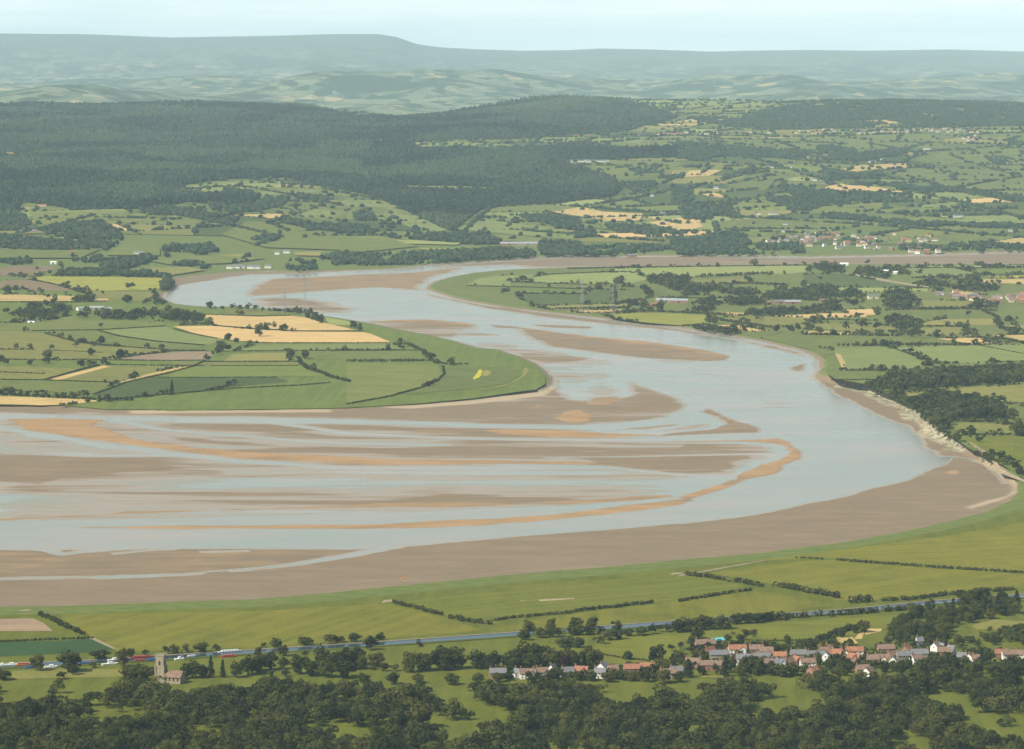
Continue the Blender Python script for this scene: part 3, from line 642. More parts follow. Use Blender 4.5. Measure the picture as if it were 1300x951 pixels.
 ('pale', '2', [(960, 215), (1100, 240), (1180, 262), (1130, 268), (985, 262)], .8, 1), ('yolive', '2', [(330, 165), (560, 170), (700, 190), (560, 205), (330, 195)], .0, 1),
]
HILLF = [
 ('tan', 'b', [(800, 265), (910, 247), (990, 265), (1140, 272), (1130, 300), (1000, 300), (960, 290)], .4), ('tan', 'b', [(1140, 287), (1210, 285), (1200, 300)], .4), ('tan', 'b', [(1160, 305), (1300, 287), (1370, 300), (1330, 330), (1230, 325)], .5),
 ('tan', 'c', [(0, 287), (60, 300), (100, 320), (50, 335), (0, 340)], .5), ('tan', 'c', [(545, 176), (600, 160), (740, 172), (900, 196), (700, 186), (600, 194)], .6), ('tan', 'c', [(620, 105), (680, 92), (860, 82), (860, 100), (720, 108), (660, 115)], .3),
 ('tan', 'c', [(-20, 112), (170, 107), (120, 130), (-20, 138)], .3), ('tan', 'c', [(70, 190), (150, 196), (190, 215), (120, 210)], .4), ('tan', 'c', [(960, 276), (1020, 272), (1080, 281), (1000, 288)], .6),
 ('green', 'c', [(180, 160), (310, 112), (450, 130), (350, 165), (330, 185), (200, 185)], .3), ('green', 'c', [(480, 270), (560, 242), (650, 230), (880, 250), (780, 270), (600, 275)], .7), ('pale', 'c', [(1050, 297), (1100, 287), (1260, 300), (1080, 310)], .4),
 ('green', 'c', [(800, 110), (1000, 97), (1300, 112), (1300, 190), (1050, 165), (850, 140)], .5), ('green', 'c', [(860, 70), (1000, 40), (1300, 50), (1300, 95), (1000, 90)], .4), ('pale', 'b', [(440, 332), (540, 288), (600, 300), (880, 345), (880, 370), (600, 347)], .1),
 ('green', 'b', [(600, 350), (880, 372), (880, 385), (620, 375)], .8), ('pale', 'b', [(200, 260), (310, 290), (410, 335), (330, 345), (200, 300)], .2), ('pale', 'b', [(20, 215), (130, 225), (240, 270), (150, 250), (30, 250)], .1), ('pale', 'b', [(220, 370), (470, 382), (440, 390), (200, 384)], .8),
 ('yellow', 'b', [(280, 402), (500, 405), (500, 412), (330, 411)], .2), ('green', 'b', [(0, 355), (200, 370), (300, 395), (0, 425)], .6), ('pale', 'a', [(690, 170), (870, 157), (1080, 152), (1000, 180), (770, 190)], .5), ('pale', 'a', [(770, 195), (1000, 190), (1200, 185), (1150, 200), (830, 215)], .3),
 ('green', 'a', [(110, 270), (370, 262), (490, 262), (470, 290), (330, 305), (220, 315), (150, 330)], .8), ('green', 'a', [(1000, 250), (1150, 232), (1300, 245), (1300, 300), (1120, 290)], .5), ('pale', 'a', [(1110, 285), (1180, 255), (1290, 268), (1250, 300)], .2),
 ('green', 'a', [(930, 300), (1060, 310), (1300, 350), (1300, 410), (1000, 400), (830, 350)], .6), ('yolive', 'a', [(770, 435), (900, 425), (950, 435), (840, 450)], .9), ('yolive', 'a', [(1100, 418), (1210, 415), (1200, 432), (1110, 430)], 1.0), ('yolive', 'a', [(490, 482), (700, 472), (770, 485), (640, 505)], .6),
 ('green', 'a', [(560, 450), (800, 432), (1000, 440), (850, 460), (640, 465)], .7), ('pale', 'a', [(190, 350), (300, 375), (210, 372)], .6), ('yolive', 'a', [(610, 265), (720, 280), (640, 290)], .7), ('green', 'a', [(420, 400), (600, 400), (600, 430), (400, 430)], .7),
 ('pale', 'e', [(290, 545), (420, 535), (780, 550), (780, 562), (500, 552), (320, 556)], .3), ('pale', 'e', [(700, 525), (900, 515), (1150, 520), (1130, 540), (850, 540)], .3), ('pale', 'b', [(230, 168), (420, 170), (680, 180), (560, 186), (250, 178)], .1),
 ('green', 'b', [(920, 85), (1080, 78), (1300, 80), (1200, 130), (1060, 145), (980, 115)], .5), ('yolive', 'b', [(1220, 112), (1320, 108), (1300, 128)], .8), ('pale', 'e', [(200, 400), (560, 395), (720, 380), (560, 415), (360, 425)], .8), ('pale', 'e', [(1000, 385), (1200, 372), (1290, 385), (1200, 410), (1020, 412)], .6),
 ('pale', 'd', [(0, 385), (200, 380), (480, 395), (300, 405), (0, 410)], .3), ('green', 'd', [(150, 520), (500, 515), (1000, 510), (1000, 560), (600, 565), (200, 545)], .5), ('pale', 'd', [(600, 445), (720, 435), (650, 455)], .3), ('pale', 'd', [(860, 465), (960, 455), (900, 470)], .3),
 ('yolive', 'a', [(-40, 345), (80, 330), (200, 345), (60, 350)], .5), ('green', 'a', [(-40, 400), (200, 410), (380, 405), (300, 440), (-40, 440)], .5),
]
def wpoly(k, pts): return W(k, pts)
drape('field', [(wpoly(k, pts), m, t) for m, k, pts, t, l in NEARF if l == 0], .12, 60)
drape('field', [(wpoly(k, pts), m, t) for m, k, pts, t, l in NEARF if l == 1], .22, 60)
drape('track', [(wpoly(k, pts), m, t) for m, k, pts, t, l in NEARF if l == 2], .32, 60)
MW = [(wpoly(k, pts), m, t, l) for m, k, pts, t, l in MIDF]
drape('field', [(w, m, t) for w, m, t, l in MW if l == 0], .25, 60)
drape('field', [(w, m, t) for w, m, t, l in MW if l == 1], .5, 60)
drape('track', [(w, m, t) for w, m, t, l in MW if l == 2], .75, 60)
drape('field', [(wpoly(k, pts), m, t) for m, k, pts, t in HILLF], 2.4, 70)

# fields of the hill country: a plot of land split and split again
leaves = []; hedge_edges = []
def split(poly, depth):
    a = np.array(poly); c = a.mean(0)
    x, y = a[:, 0], a[:, 1]
    area = .5 * abs(np.dot(x, np.roll(y, -1)) - np.dot(y, np.roll(x, -1)))
    lim = 42000 * random.uniform(.7, 2.6)
    if area < lim or depth > 14:
        leaves.append(poly); return
    d = a - c; cov = d.T @ d; w, v = np.linalg.eigh(cov); ax = v[:, 1]
    ang = math.atan2(ax[1], ax[0]) + random.gauss(0, .22)
    n = np.array([math.cos(ang), math.sin(ang)]); o = np.dot(c, n) + random.uniform(-.16, .16) * math.sqrt(area)
    s = a @ n - o
    pa, pb, cut = [], [], []
    for i in range(len(a)):
        j = (i + 1) % len(a)
        (pa if s[i] <= 0 else pb).append(tuple(a[i]))
        if (s[i] <= 0) != (s[j] <= 0):
            t = s[i] / (s[i] - s[j]); q = tuple(a[i] + t * (a[j] - a[i])); pa.append(q); pb.append(q); cut.append(q)
    if len(pa) < 3 or len(pb) < 3: leaves.append(poly); return
    if len(cut) == 2: hedge_edges.append((cut[0], cut[1], area))
    split(pa, depth + 1); split(pb, depth + 1)
split([(-1600, 8560), (0, 8470), (1600, 8300), (3000, 14500), (3200, 16600), (-3200, 16600), (-3000, 14500)], 0)
kinds = ['green'] * 12 + ['dark'] * 4 + ['pale'] * 2 + ['yolive'] * 3 + ['bright'] * 3 + ['tan']
drape('field', [(p, random.choice(kinds), random.random()) for p in leaves], 1.1, 70)
split2 = []
_l, _h = leaves, hedge_edges

# ------------------------------------------------------------------ trees as masses
_t = (1 + 5 ** .5) / 2
ICO_V = np.array([(-1, _t, 0), (1, _t, 0), (-1, -_t, 0), (1, -_t, 0), (0, -1, _t), (0, 1, _t), (0, -1, -_t), (0, 1, -_t), (_t, 0, -1), (_t, 0, 1), (-_t, 0, -1), (-_t, 0, 1)]) / math.sqrt(1 + _t * _t)
ICO_F = np.array([(0, 11, 5), (0, 5, 1), (0, 1, 7), (0, 7, 10), (0, 10, 11), (1, 5, 9), (5, 11, 4), (11, 10, 2), (10, 7, 6), (7, 1, 8), (3, 9, 4), (3, 4, 2), (3, 2, 6), (3, 6, 8), (3, 8, 9), (4, 9, 5), (2, 4, 11), (6, 2, 10), (8, 6, 7), (9, 8, 1)])
def blobs(name, x, y, h, w, mat, tint=None):
    """low crowns for trees a kilometre and more beyond the river"""
    n = len(x); z = landH(x, y)
    V = np.tile(ICO_V, (n, 1, 1)) * RNG.uniform(.68, 1.25, (n, 12, 1))
    a = RNG.uniform(0, 6.28, n); ca, sa = np.cos(a)[:, None], np.sin(a)[:, None]
    X = V[:, :, 0] * ca - V[:, :, 1] * sa; Yv = V[:, :, 0] * sa + V[:, :, 1] * ca
    V = np.stack([x[:, None] + X * w[:, None] * .5, y[:, None] + Yv * w[:, None] * .5, z[:, None] + h[:, None] * (.5 + .5 * V[:, :, 2])], -1)
    Fc = (ICO_F[None] + 12 * np.arange(n)[:, None, None]).reshape(-1, 3)
    t = RNG.random(n) if tint is None else tint
    me = mesh_np(name, V.reshape(-1, 3), Fc, mat, dict(tint=np.repeat(t, 12)))
    return link(name, me)
def scatter(poly, step, jit=.5):
    a = np.array(poly)
    gx, gy = np.meshgrid(np.arange(a[:, 0].min(), a[:, 0].max(), step), np.arange(a[:, 1].min(), a[:, 1].max(), step))
    x = (gx + RNG.uniform(-jit, jit, gx.shape) * step).ravel(); y = (gy + RNG.uniform(-jit, jit, gy.shape) * step).ravel()
    m = inside(poly, x, y); return x[m], y[m]
def leaf_quads(C, Rr, n, size, squash=1.0, up=.35):
    """n leaf sprays on the shells of clumps with centres C and radii Rr"""
    k = RNG.integers(0, len(C), n)
    d = RNG.normal(size=(n, 3)); d /= np.linalg.norm(d, axis=1)[:, None]
    p = C[k] + d * (Rr[k] * RNG.uniform(.72, 1.05, n))[:, None] * np.array([1, 1, squash])
    nn = d + RNG.normal(size=(n, 3)) * .45 + np.array([0, 0, up]); nn /= np.linalg.norm(nn, axis=1)[:, None]
    t = np.cross(nn, RNG.normal(size=(n, 3))); t /= np.linalg.norm(t, axis=1)[:, None] + 1e-9
    b = np.cross(nn, t); s = (size * RNG.uniform(.6, 1.3, n))[:, None]
    V = np.stack([p - t * s - b * s * .7, p + t * s * .9 - b * s * .6, p + t * s * 1.1 + b * s * .6, p - t * s * .8 + b * s * .8], 1)
    return V.reshape(-1, 3), np.arange(4 * n).reshape(-1, 4)
def leafy_mass(name, x, y, h, w, mat, per=90, size=1.0):
    n = len(x); z = landH(x, y)
    k = 5
    off = RNG.normal(size=(n, k, 3)) * .22
    C = np.stack([x[:, None] + off[:, :, 0] * w[:, None], y[:, None] + off[:, :, 1] * w[:, None], z[:, None] + h[:, None] * (.58 + off[:, :, 2] * .7)], -1).reshape(-1, 3)
    Rr = np.repeat(w * .30, k) * RNG.uniform(.7, 1.25, n * k)
    tot = n * per
    kk = np.repeat(np.arange(n), per) * k + RNG.integers(0, k, tot)
    d = RNG.normal(size=(tot, 3)); d /= np.linalg.norm(d, axis=1)[:, None]; d[:, 2] = np.where(d[:, 2] < -.5, -d[:, 2], d[:, 2])
    p = C[kk] + d * (Rr[kk] * RNG.uniform(.75, 1.05, tot))[:, None]
    nn = d + RNG.normal(size=(tot, 3)) * .4 + np.array([0, 0, .3]); nn /= np.linalg.norm(nn, axis=1)[:, None]
    t = np.cross(nn, RNG.normal(size=(tot, 3))); t /= np.linalg.norm(t, axis=1)[:, None] + 1e-9
    b = np.cross(nn, t); s = (np.repeat(w, per) / 9 * size * RNG.uniform(.7, 1.3, tot))[:, None]
    V = np.stack([p - t * s - b * s * .7, p + t * s * .9 - b * s * .6, p + t * s * 1.1 + b * s * .6, p - t * s * .8 + b * s * .8], 1).reshape(-1, 3)
    me = mesh_np(name, V, np.arange(4 * tot).reshape(-1, 4), mat, dict(tint=np.repeat(RNG.random(n), per * 4)))
    return link(name, me)

FOREST = [(-120, 131), (60, 132), (200, 131), (400, 136), (450, 150), (540, 145), (600, 136), (640, 127), (720, 123), (800, 129), (860, 150), (800, 166), (730, 172), (640, 178), (560, 179), (525, 182), (530, 189),
          (640, 189), (740, 184), (800, 190), (870, 187), (860, 200), (720, 207), (690, 209), (745, 218), (775, 228), (790, 240), (780, 250), (700, 260), (640, 262), (610, 268), (590, 282), (575, 294), (560, 290), (530, 275),
          (480, 252), (430, 240), (400, 235), (360, 226), (290, 228), (230, 236), (235, 245), (330, 253), (320, 262), (290, 262), (240, 258), (180, 266), (100, 268), (60, 262), (30, 258), (20, 270), (40, 285), (20, 295), (-120, 290)]
CLEAR = [[(510, 139), (600, 137), (680, 128), (600, 135), (560, 143), (500, 149)], Z('b', [(225, 166), (420, 168), (690, 178), (560, 188), (240, 180)]), Z('a', [(120, 246), (190, 246), (190, 262), (120, 262)]), Z('a', [(350, 445 - 300), (390, 145), (390, 150), (350, 150)])]
def forest():
    w = [P(*q)[:2] for q in FOREST]
    xs, ys = [], []
    a = np.array(w)
    for lo, hi, st in ((a[:, 1].min(), 11500, 9.5), (11500, 13500, 12), (13500, 18000, 14)):
        X, Y = scatter(w, st); m = (Y >= lo) & (Y < hi); xs.append(X[m]); ys.append(Y[m])
    x = np.concatenate(xs); y = np.concatenate(ys)
    for c in CLEAR:
        cw = [P(*q)[:2] for q in c]; m = ~inside(cw, x, y); x, y = x[m], y[m]
    n1 = fbm(x / 260, y / 420, 3); n2 = fbm(x / 60, y / 90, 2)
    m = (n2 + RNG.uniform(-.3, .3, len(x))) > -.42; x, y, n1, n2 = x[m], y[m], n1[m], n2[m]
    h = np.clip(12 + 18 * n1 + 10 * n2 + RNG.normal(0, 3.2, len(x)), 4, 26); wd = RNG.uniform(8, 15, len(x)) * np.where(y > 13000, 1.25, 1)
    sxy = np.stack([RNG.uniform(x.min(), x.max(), 130), RNG.uniform(y.min(), y.max(), 130)], -1); best = np.full(len(x), 1e18); sid = np.zeros(len(x), int)
    xw = x + 160 * fbm(x / 200, y / 300, 2); yw = y + 260 * fbm(x / 200 + 9, y / 300, 2)
    for q, (a_, b_) in enumerate(sxy):
        dd = (xw - a_) ** 2 + ((yw - b_) * .7) ** 2; mm = dd < best; best[mm] = dd[mm]; sid[mm] = q
    sh = RNG.uniform(.72, 1.25, 130); stt = RNG.uniform(-.45, .45, 130); h = h * sh[sid]; wd = wd * RNG.uniform(.75, 1.2, 130)[sid]
    t = np.clip(.5 + 1.2 * n1 + stt[sid] + RNG.normal(0, .2, len(x)), 0, 1)
    tag(blobs('forest', x, y, h, wd, M['forest'], t), 'dark forest covering the plateau beyond the river', 'forest', kind='stuff')
forest()
HWOODS = [('d', [(240, 440), (420, 400), (600, 390), (830, 378), (1180, 376), (1300, 395), (1400, 440), (1300, 475), (950, 487), (720, 482), (420, 488), (210, 482), (30, 445)]),
 ('c', [(140, 150), (290, 97), (300, 110), (240, 130), (150, 155)]), ('c', [(330, 190), (400, 160), (470, 180), (540, 185), (620, 192), (880, 195), (880, 230), (700, 235), (560, 237), (480, 270), (430, 250), (340, 225)]),
 ('c', [(0, 250), (220, 230), (240, 290), (30, 300)]), ('c', [(540, 100), (680, 130), (760, 112), (780, 130), (600, 160), (820, 160), (950, 185), (940, 195), (800, 170), (560, 165)]), ('c', [(1150, 60), (1260, 80), (1200, 90)]),
 ('c', [(1000, 242), (1120, 245), (1100, 265), (1000, 260)]), ('c', [(1160, 275), (1240, 242), (1210, 280)]), ('c', [(520, 20), (640, 30), (720, 55), (800, 30), (860, 45), (700, 75), (550, 70)]), ('c', [(0, 30), (200, 25), (450, 45), (430, 65), (200, 55), (60, 75), (0, 70)]),
 ('c', [(-20, 340), (240, 350), (280, 390), (470, 390), (480, 420), (300, 425), (-20, 425)]), ('c', [(-20, 170), (60, 180), (60, 225), (-20, 240)]), ('c', [(900, 180), (1060, 175), (1300, 215), (1300, 230), (1060, 195)]), ('c', [(540, 270), (700, 285), (780, 300), (1000, 310), (1300, 320), (1300, 330), (900, 320), (560, 290)]),
 ('c', [(820, 395), (1000, 395), (1080, 380), (1300, 395), (1300, 412), (1000, 412), (840, 408)]), ('b', [(-20, 432), (300, 420), (500, 412), (640, 405), (740, 418), (740, 432), (450, 450), (280, 462), (-20, 470)]),
 ('b', [(750, 378), (900, 385), (940, 428), (760, 428)]), ('b', [(930, 400), (1120, 395), (1300, 395), (1300, 425), (940, 430)]), ('b', [(1020, 312), (1200, 330), (1300, 340), (1300, 378), (1150, 355), (1010, 330)]),
 ('b', [(150, 345), (300, 345), (500, 352), (540, 345), (620, 385), (520, 390), (200, 362)]), ('b', [(640, 268), (800, 277), (910, 300), (910, 340), (850, 330), (760, 305), (650, 300)]), ('b', [(880, 330), (960, 340), (950, 360), (890, 365)]),
 ('b', [(1090, 110), (1210, 85), (1220, 120), (1130, 125)]), ('b', [(1050, 160), (1190, 150), (1200, 190), (1110, 190)]), ('b', [(1190, 140), (1300, 125), (1290, 140)]), ('b', [(50, 250), (110, 255), (150, 300), (60, 300)]), ('b', [(-10, 310), (80, 320), (160, 345), (-10, 350)]),
 ('b', [(180, 300), (320, 320), (300, 345), (190, 335)]), ('a', [(150, 335), (240, 312), (380, 302), (450, 340), (460, 380), (400, 410), (320, 395), (300, 370), (190, 365)]), ('a', [(-40, 352), (180, 372), (300, 382), (330, 410), (160, 410), (-40, 405)]),
 ('a', [(610, 397), (800, 392), (820, 420), (620, 435)]), ('a', [(380, 452), (560, 432), (600, 440), (480, 478), (380, 483)]), ('a', [(270, 435), (380, 435), (370, 455), (270, 455)]), ('a', [(170, 492), (380, 487), (590, 495), (640, 508), (620, 512), (260, 505)]), ('a', [(600, 508), (650, 515), (645, 558), (600, 560), (625, 535)]),
 ('a', [(960, 262), (1070, 292), (1180, 312), (1300, 317), (1300, 345), (1160, 335), (1060, 307)]), ('a', [(1110, 197), (1280, 217), (1290, 240), (1120, 217)]), ('a', [(840, 182), (900, 167), (950, 187), (940, 202), (850, 205)]), ('a', [(520, 255), (620, 245), (800, 275), (900, 290), (870, 320), (700, 285), (540, 275)]),
 ('a', [(780, 230), (900, 225), (1080, 215), (1070, 245), (900, 275), (800, 262)]), ('a', [(1030, 460), (1100, 442), (1200, 455), (1200, 487), (1100, 488)]), ('a', [(900, 440), (935, 432), (930, 455), (870, 458)]), ('a', [(640, 465), (760, 450), (800, 470), (760, 482)]), ('a', [(0, 455), (110, 445), (120, 462), (60, 465)]),
 ('a', [(1200, 440), (1300, 420), (1300, 450), (1210, 455)]), ('a', [(940, 370), (1030, 345), (1050, 370), (960, 395)]), ('d', [(0, 535), (100, 545), (300, 565), (520, 575), (480, 595), (200, 590), (0, 580)]), ('d', [(520, 560), (580, 545), (600, 565), (540, 575)]), ('d', [(1190, 545), (1260, 530), (1300, 540), (1290, 560), (1220, 560)]), ('d', [(700, 575), (860, 560), (850, 590), (720, 590)])]
PWOODS = [('5', [(172, 238), (205, 240), (250, 272), (248, 290), (215, 280)]), ('5', [(200, 185), (250, 165), (330, 160), (470, 170), (470, 210), (250, 215)]), ('5', [(300, 217), (500, 217), (700, 240), (900, 265), (880, 285), (600, 265), (380, 250)]), ('5', [(930, 290), (1000, 252), (1100, 250), (1300, 270), (1300, 308), (950, 305)]),
 ('5', [(480, 342), (560, 312), (700, 318), (900, 310), (960, 340), (700, 345)]), ('5', [(840, 392), (1000, 372), (1300, 372), (1300, 395), (1000, 405), (860, 405)]), ('5', [(460, 482), (700, 492), (820, 525), (700, 525), (480, 495)]), ('5', [(500, 372), (620, 365), (630, 385), (520, 385)]),
 ('5', [(400, 385), (500, 375), (520, 390)]), ('6', [(0, 212), (200, 227), (210, 250), (120, 290), (0, 290)]), ('6', [(160, 272), (280, 232), (370, 262), (360, 300), (250, 325), (160, 300)]), ('6', [(450, 252), (620, 242), (690, 300), (680, 335), (500, 335), (460, 290)]),
 ('6', [(640, 167), (850, 152), (1140, 217), (1150, 245), (980, 240), (800, 210), (650, 195)]), ('6', [(290, 130), (340, 105), (440, 92), (590, 110), (600, 135), (480, 160)]), ('6', [(60, 95), (110, 75), (240, 90), (240, 120), (120, 125)]), ('6', [(480, 390), (640, 402), (660, 430), (600, 470), (480, 440)]),
 ('6', [(1000, 300), (1060, 295), (1055, 335), (1000, 335)]), ('6', [(1070, 320), (1150, 315), (1140, 335), (1070, 335)]), ('6', [(0, 330), (230, 335), (230, 350), (0, 355)]), ('6', [(1160, 385), (1300, 400), (1300, 425), (1180, 415)]), ('6', [(1060, 88), (1190, 90), (1190, 98), (1060, 98)]), ('6', [(120, 300), (200, 305), (190, 340), (120, 340)]),
 ('6', [(960, 155), (1040, 158), (1030, 175), (970, 172)]), ('6', [(0, 425), (60, 410), (110, 412), (60, 420)]), ('6', [(320, 430), (390, 435), (390, 450), (325, 450)]), ('6', [(730, 500), (900, 495), (900, 503), (740, 508)]),
 ('1', [(90, 332), (200, 275), (300, 265), (430, 300), (440, 322), (350, 350), (120, 355)]), ('1', [(470, 337), (520, 315), (700, 330), (900, 322), (1000, 310), (1100, 322), (1230, 360), (1180, 370), (900, 368), (600, 360), (480, 355)]),
 ('1', [(260, 92), (430, 78), (760, 95), (980, 102), (1030, 120), (1040, 170), (1005, 190), (1010, 150), (990, 112), (760, 100), (430, 98), (260, 98)]), ('1', [(440, 252), (520, 225), (570, 235), (560, 258)]), ('1', [(850, 265), (950, 255), (1020, 270), (900, 275)]), ('1', [(255, 612), (400, 610), (600, 632), (560, 648), (270, 628)])]
def woods():
    xs, ys, hs, ws = [], [], [], []
    for k, pts in HWOODS:
        w = W(k, pts); x, y = scatter(w, 10.5); mk = fbm(x / 70, y / 160, 3) + RNG.uniform(-.12, .12, len(x)) > -.10; x, y = x[mk], y[mk]; xs.append(x); ys.append(y)
        h = RNG.uniform(5, 14, len(x)); hs.append(h); ws.append(h * RNG.uniform(.85, 1.4, len(x)))
    # hedgerow trees between the hill fields
    for a, b, ar in hedge_edges:
        L = math.hypot(b[0] - a[0], b[1] - a[1]); n = int(L / 6.5)
        if n < 1: continue
        big = random.random() < .3
        t = RNG.random(n); x = a[0] + (b[0] - a[0]) * t + RNG.normal(0, 2, n); y = a[1] + (b[1] - a[1]) * t + RNG.normal(0, 3, n)
        h = RNG.uniform(2.2, 4.5, n) if not big else RNG.uniform(4, 10, n)
        k = RNG.random(n) < .12; h[k] = RNG.uniform(8, 13, k.sum())
        xs.append(x); ys.append(y); hs.append(h); ws.append(h * RNG.uniform(.9, 1.5, n) + 2)
    # scattered field trees
    n = 650; y = RNG.uniform(8600, 15500, n); x = RNG.uniform(-.17, .17, n) * y
    xs.append(x); ys.append(y); h = RNG.uniform(7, 14, n); hs.append(h); ws.append(h * 1.1)
    x = np.concatenate(xs); y = np.concatenate(ys); h = np.concatenate(hs); wd = np.concatenate(ws)
    tag(blobs('hillside_woods', x, y, h, wd, M['forest'], np.clip(RNG.normal(.5, .2, len(x)), 0, 1)), 'woods and hedgerow trees scattered over the far hillside fields', 'woodland', kind='stuff')
    xs, ys = [], []
    for k, pts in PWOODS:
        x, y = scatter(W(k, pts), 9.5); mk = fbm(x / 45, y / 110, 3) + RNG.uniform(-.12, .12, len(x)) > -.07; xs.append(x[mk]); ys.append(y[mk])
    x = np.concatenate(xs); y = np.concatenate(ys); h = RNG.uniform(3.5, 11.5, len(x))
    tag(leafy_mass('plain_woods', x, y, h, h * RNG.uniform(.9, 1.3, len(x)), M['wood'], 40, 1.4), 'copses and thickets between the fields of the river plain', 'woodland', kind='stuff')
woods()
for pts, lab in (([(480, 215), (560, 190), (680, 175), (770, 158), (900, 150), (1300, 132), (1500, 125), (1500, 185), (1300, 188), (1200, 203), (900, 223), (620, 243), (560, 243), (490, 225)], 'long dark wood between the green riverside pasture and the yellowish field'),
                 ([(650, 318), (760, 290), (830, 282), (980, 298), (1100, 325), (1180, 350), (1220, 380), (1200, 398), (1000, 398), (880, 408), (870, 470), (900, 500), (860, 480), (800, 430), (740, 375), (690, 325)], 'dark wood on top of the pale river cliff')):
    x, y = scatter(W('7', pts), 8.5); h = RNG.uniform(8, 13.5, len(x))
    tag(leafy_mass('woodland', x, y, h, h * RNG.uniform(.85, 1.2, len(x)), M['wood'], 110, .95), lab, 'wood', kind='stuff')
# shrubs and rough scrub on the cliff edge
x, y = scatter(W('7', [(400, 215), (470, 220), (600, 265), (700, 320), (760, 380), (840, 440), (920, 515), (900, 520), (800, 455), (700, 365), (560, 285), (440, 235)]), 9); h = RNG.uniform(2, 6, len(x))
tag(leafy_mass('cliff_scrub', x, y, h, h * 1.2, M['wood'], 50, 1.1), 'low scrub along the edge of the pale river cliff', 'scrub', kind='stuff')
x, y = scatter(W('7', [(960, 520), (1010, 530), (1100, 600), (1180, 650), (1260, 700), (1300, 720), (1300, 740), (1230, 700), (1120, 630), (1000, 560)]), 13); h = RNG.uniform(1, 2.4, len(x))
tag(leafy_mass('bank_scrub', x, y, h, h * 1.5, M['wood'], 30, 1.1), 'rough scrub on the grassy bank above the shore', 'scrub', kind='stuff')

# ------------------------------------------------------------------ single trees
def tree_proto(i, kind):
    rs = np.random.default_rng(100 + i)
    if kind == 'c':
        C, Rr = [], []
        for k in range(26):
            t = k / 25; rad = .27 * (1 - t) + .02; a = rs.uniform(0, 6.28)
            C.append((rad * .55 * math.cos(a), rad * .55 * math.sin(a), .1 + .84 * t)); Rr.append(.05 + rad * .5)
        n = 700; size = .035
    else:
        C, Rr = [], []
        nb = 22 if kind != 'p' else 18
        for k in range(nb):
            u = rs.normal(size=3); u /= np.linalg.norm(u); r = rs.uniform(.25, 1) ** .5
            wx = .34 if kind != 'p' else .17
            c = np.array([u[0] * r * wx, u[1] * r * wx, .50 + u[2] * r * .36])
            C.append(c); Rr.append(rs.uniform(.10, .19) * (1 if kind != 'p' else .75))
        n = 1150; size = .036
    C = np.array(C); Rr = np.array(Rr)
    V, Q = leaf_quads(C, Rr, n, size, .85)
    V[:, 2] = np.clip(V[:, 2], .03, 1.02)
    b = MB()
    def limb(p, q, r0, r1):
        p = Vector(p); q = Vector(q); d = (q - p).normalized(); u = d.orthogonal().normalized(); v = d.cross(u)
        rings = [[tuple(o + (u * math.cos(j * 1.0472) + v * math.sin(j * 1.0472)) * r) for j in range(6)] for o, r in ((p, r0), (q, r1))]
        b.loft(rings)
    limb((0, 0, -.03), (0.01, 0, .42), .034, .02)
    for k in range(5):
        c = C[(k * 3) % len(C)]; limb((0.005, 0, .2 + .05 * k), tuple(c), .015, .005)
    return V, Q, b
PROTO = {}
for kind, cnt, mats in (('b', 6, 'leaf'), ('c', 3, 'leafc'), ('p', 3, 'leaf')):
    PROTO[kind] = []
    for i in range(cnt):
        V, Q, b = tree_proto(i + {'b': 0, 'c': 20, 'p': 40}[kind], kind)
        PROTO[kind].append((mesh_np('crown', V, Q, M[mats]), b.mesh('trunk', M['bark'])))
def recolour(src, mat):
    out = []
    for c, t in PROTO[src]:
        m = c.copy(); m.materials.clear(); m.materials.append(M[mat]); out.append((m, t))
    return out
PROTO['y'] = recolour('b', 'leafy'); PROTO['r'] = recolour('b', 'leafr'); PROTO['l'] = recolour('b', 'leafl'); PROTO['s'] = recolour('b', 'hedge')

SPECS = []   # (photo x, photo y of foot, height px, width factor, kind, where)
def T(z, where, rows, kind='b'):
    ox, oy, s = ZO[z]
    for r in rows:
        SPECS.append([ox + s * r[0], oy + s * r[1], s * r[2], r[3] if len(r) > 3 else 1.0, r[4] if len(r) > 4 else kind, where])
T('A', 'near the moored boats, below the canal', [(185, 598, 80, .95), (345, 605, 122, 1.1), (375, 618, 50), (610, 580, 92, .9), (465, 582, 30, 1.4, 's')])
T('A', 'across the canal, left of the church', [(500, 540, 52, 1.8), (655, 530, 46, 1.1), (730, 518, 22, 1.6, 's')])
T('A', 'on the canal right of the church', [(830, 513, 36, 1.2), (868, 512, 46, 1.3), (925, 508, 38, 1.2), (1005, 506, 55, 1.4), (1085, 500, 30, 1.6, 's')])
T('A', 'beside the stone church', [(640, 640, 70, 1.1), (690, 645, 82, 1.1), (735, 650, 85, 1.1), (795, 640, 38, .8, 'l'), (660, 660, 60, 1.2)])
T('A', 'in the churchyard right of the church', [(940, 635, 72, 1.1), (980, 635, 85, 1.0), (1020, 632, 62, 1.0, 'l'), (1055, 632, 98, .55, 'c'), (1115, 632, 80, .6, 'c'), (1185, 632, 75, .9), (1240, 620, 98, .85), (1285, 610, 85, 1)])
T('A', 'at the bottom left corner of the meadow', [(20, 645, 58, 1.2), (310, 640, 34, 1.5), (-20, 640, 60, 1.2)])
T('B', 'lining the canal towpath', [(120, 485, 55, 1.2), (60, 482, 22, 1.3, 's'), (265, 472, 48, 1.7), (385, 464, 36, 1.6), (420, 462, 34, 1.4), (450, 458, 28, 1.3, 's'), (515, 455, 46, 1.4), (640, 445, 26, 1.8, 's')])
T('B', 'on the near canal bank', [(30, 525, 48, 1.0), (155, 525, 58, 1.0), (595, 495, 70, 1.0), (835, 478, 26, 1.3), (265, 520, 25, 1.2, 's')])
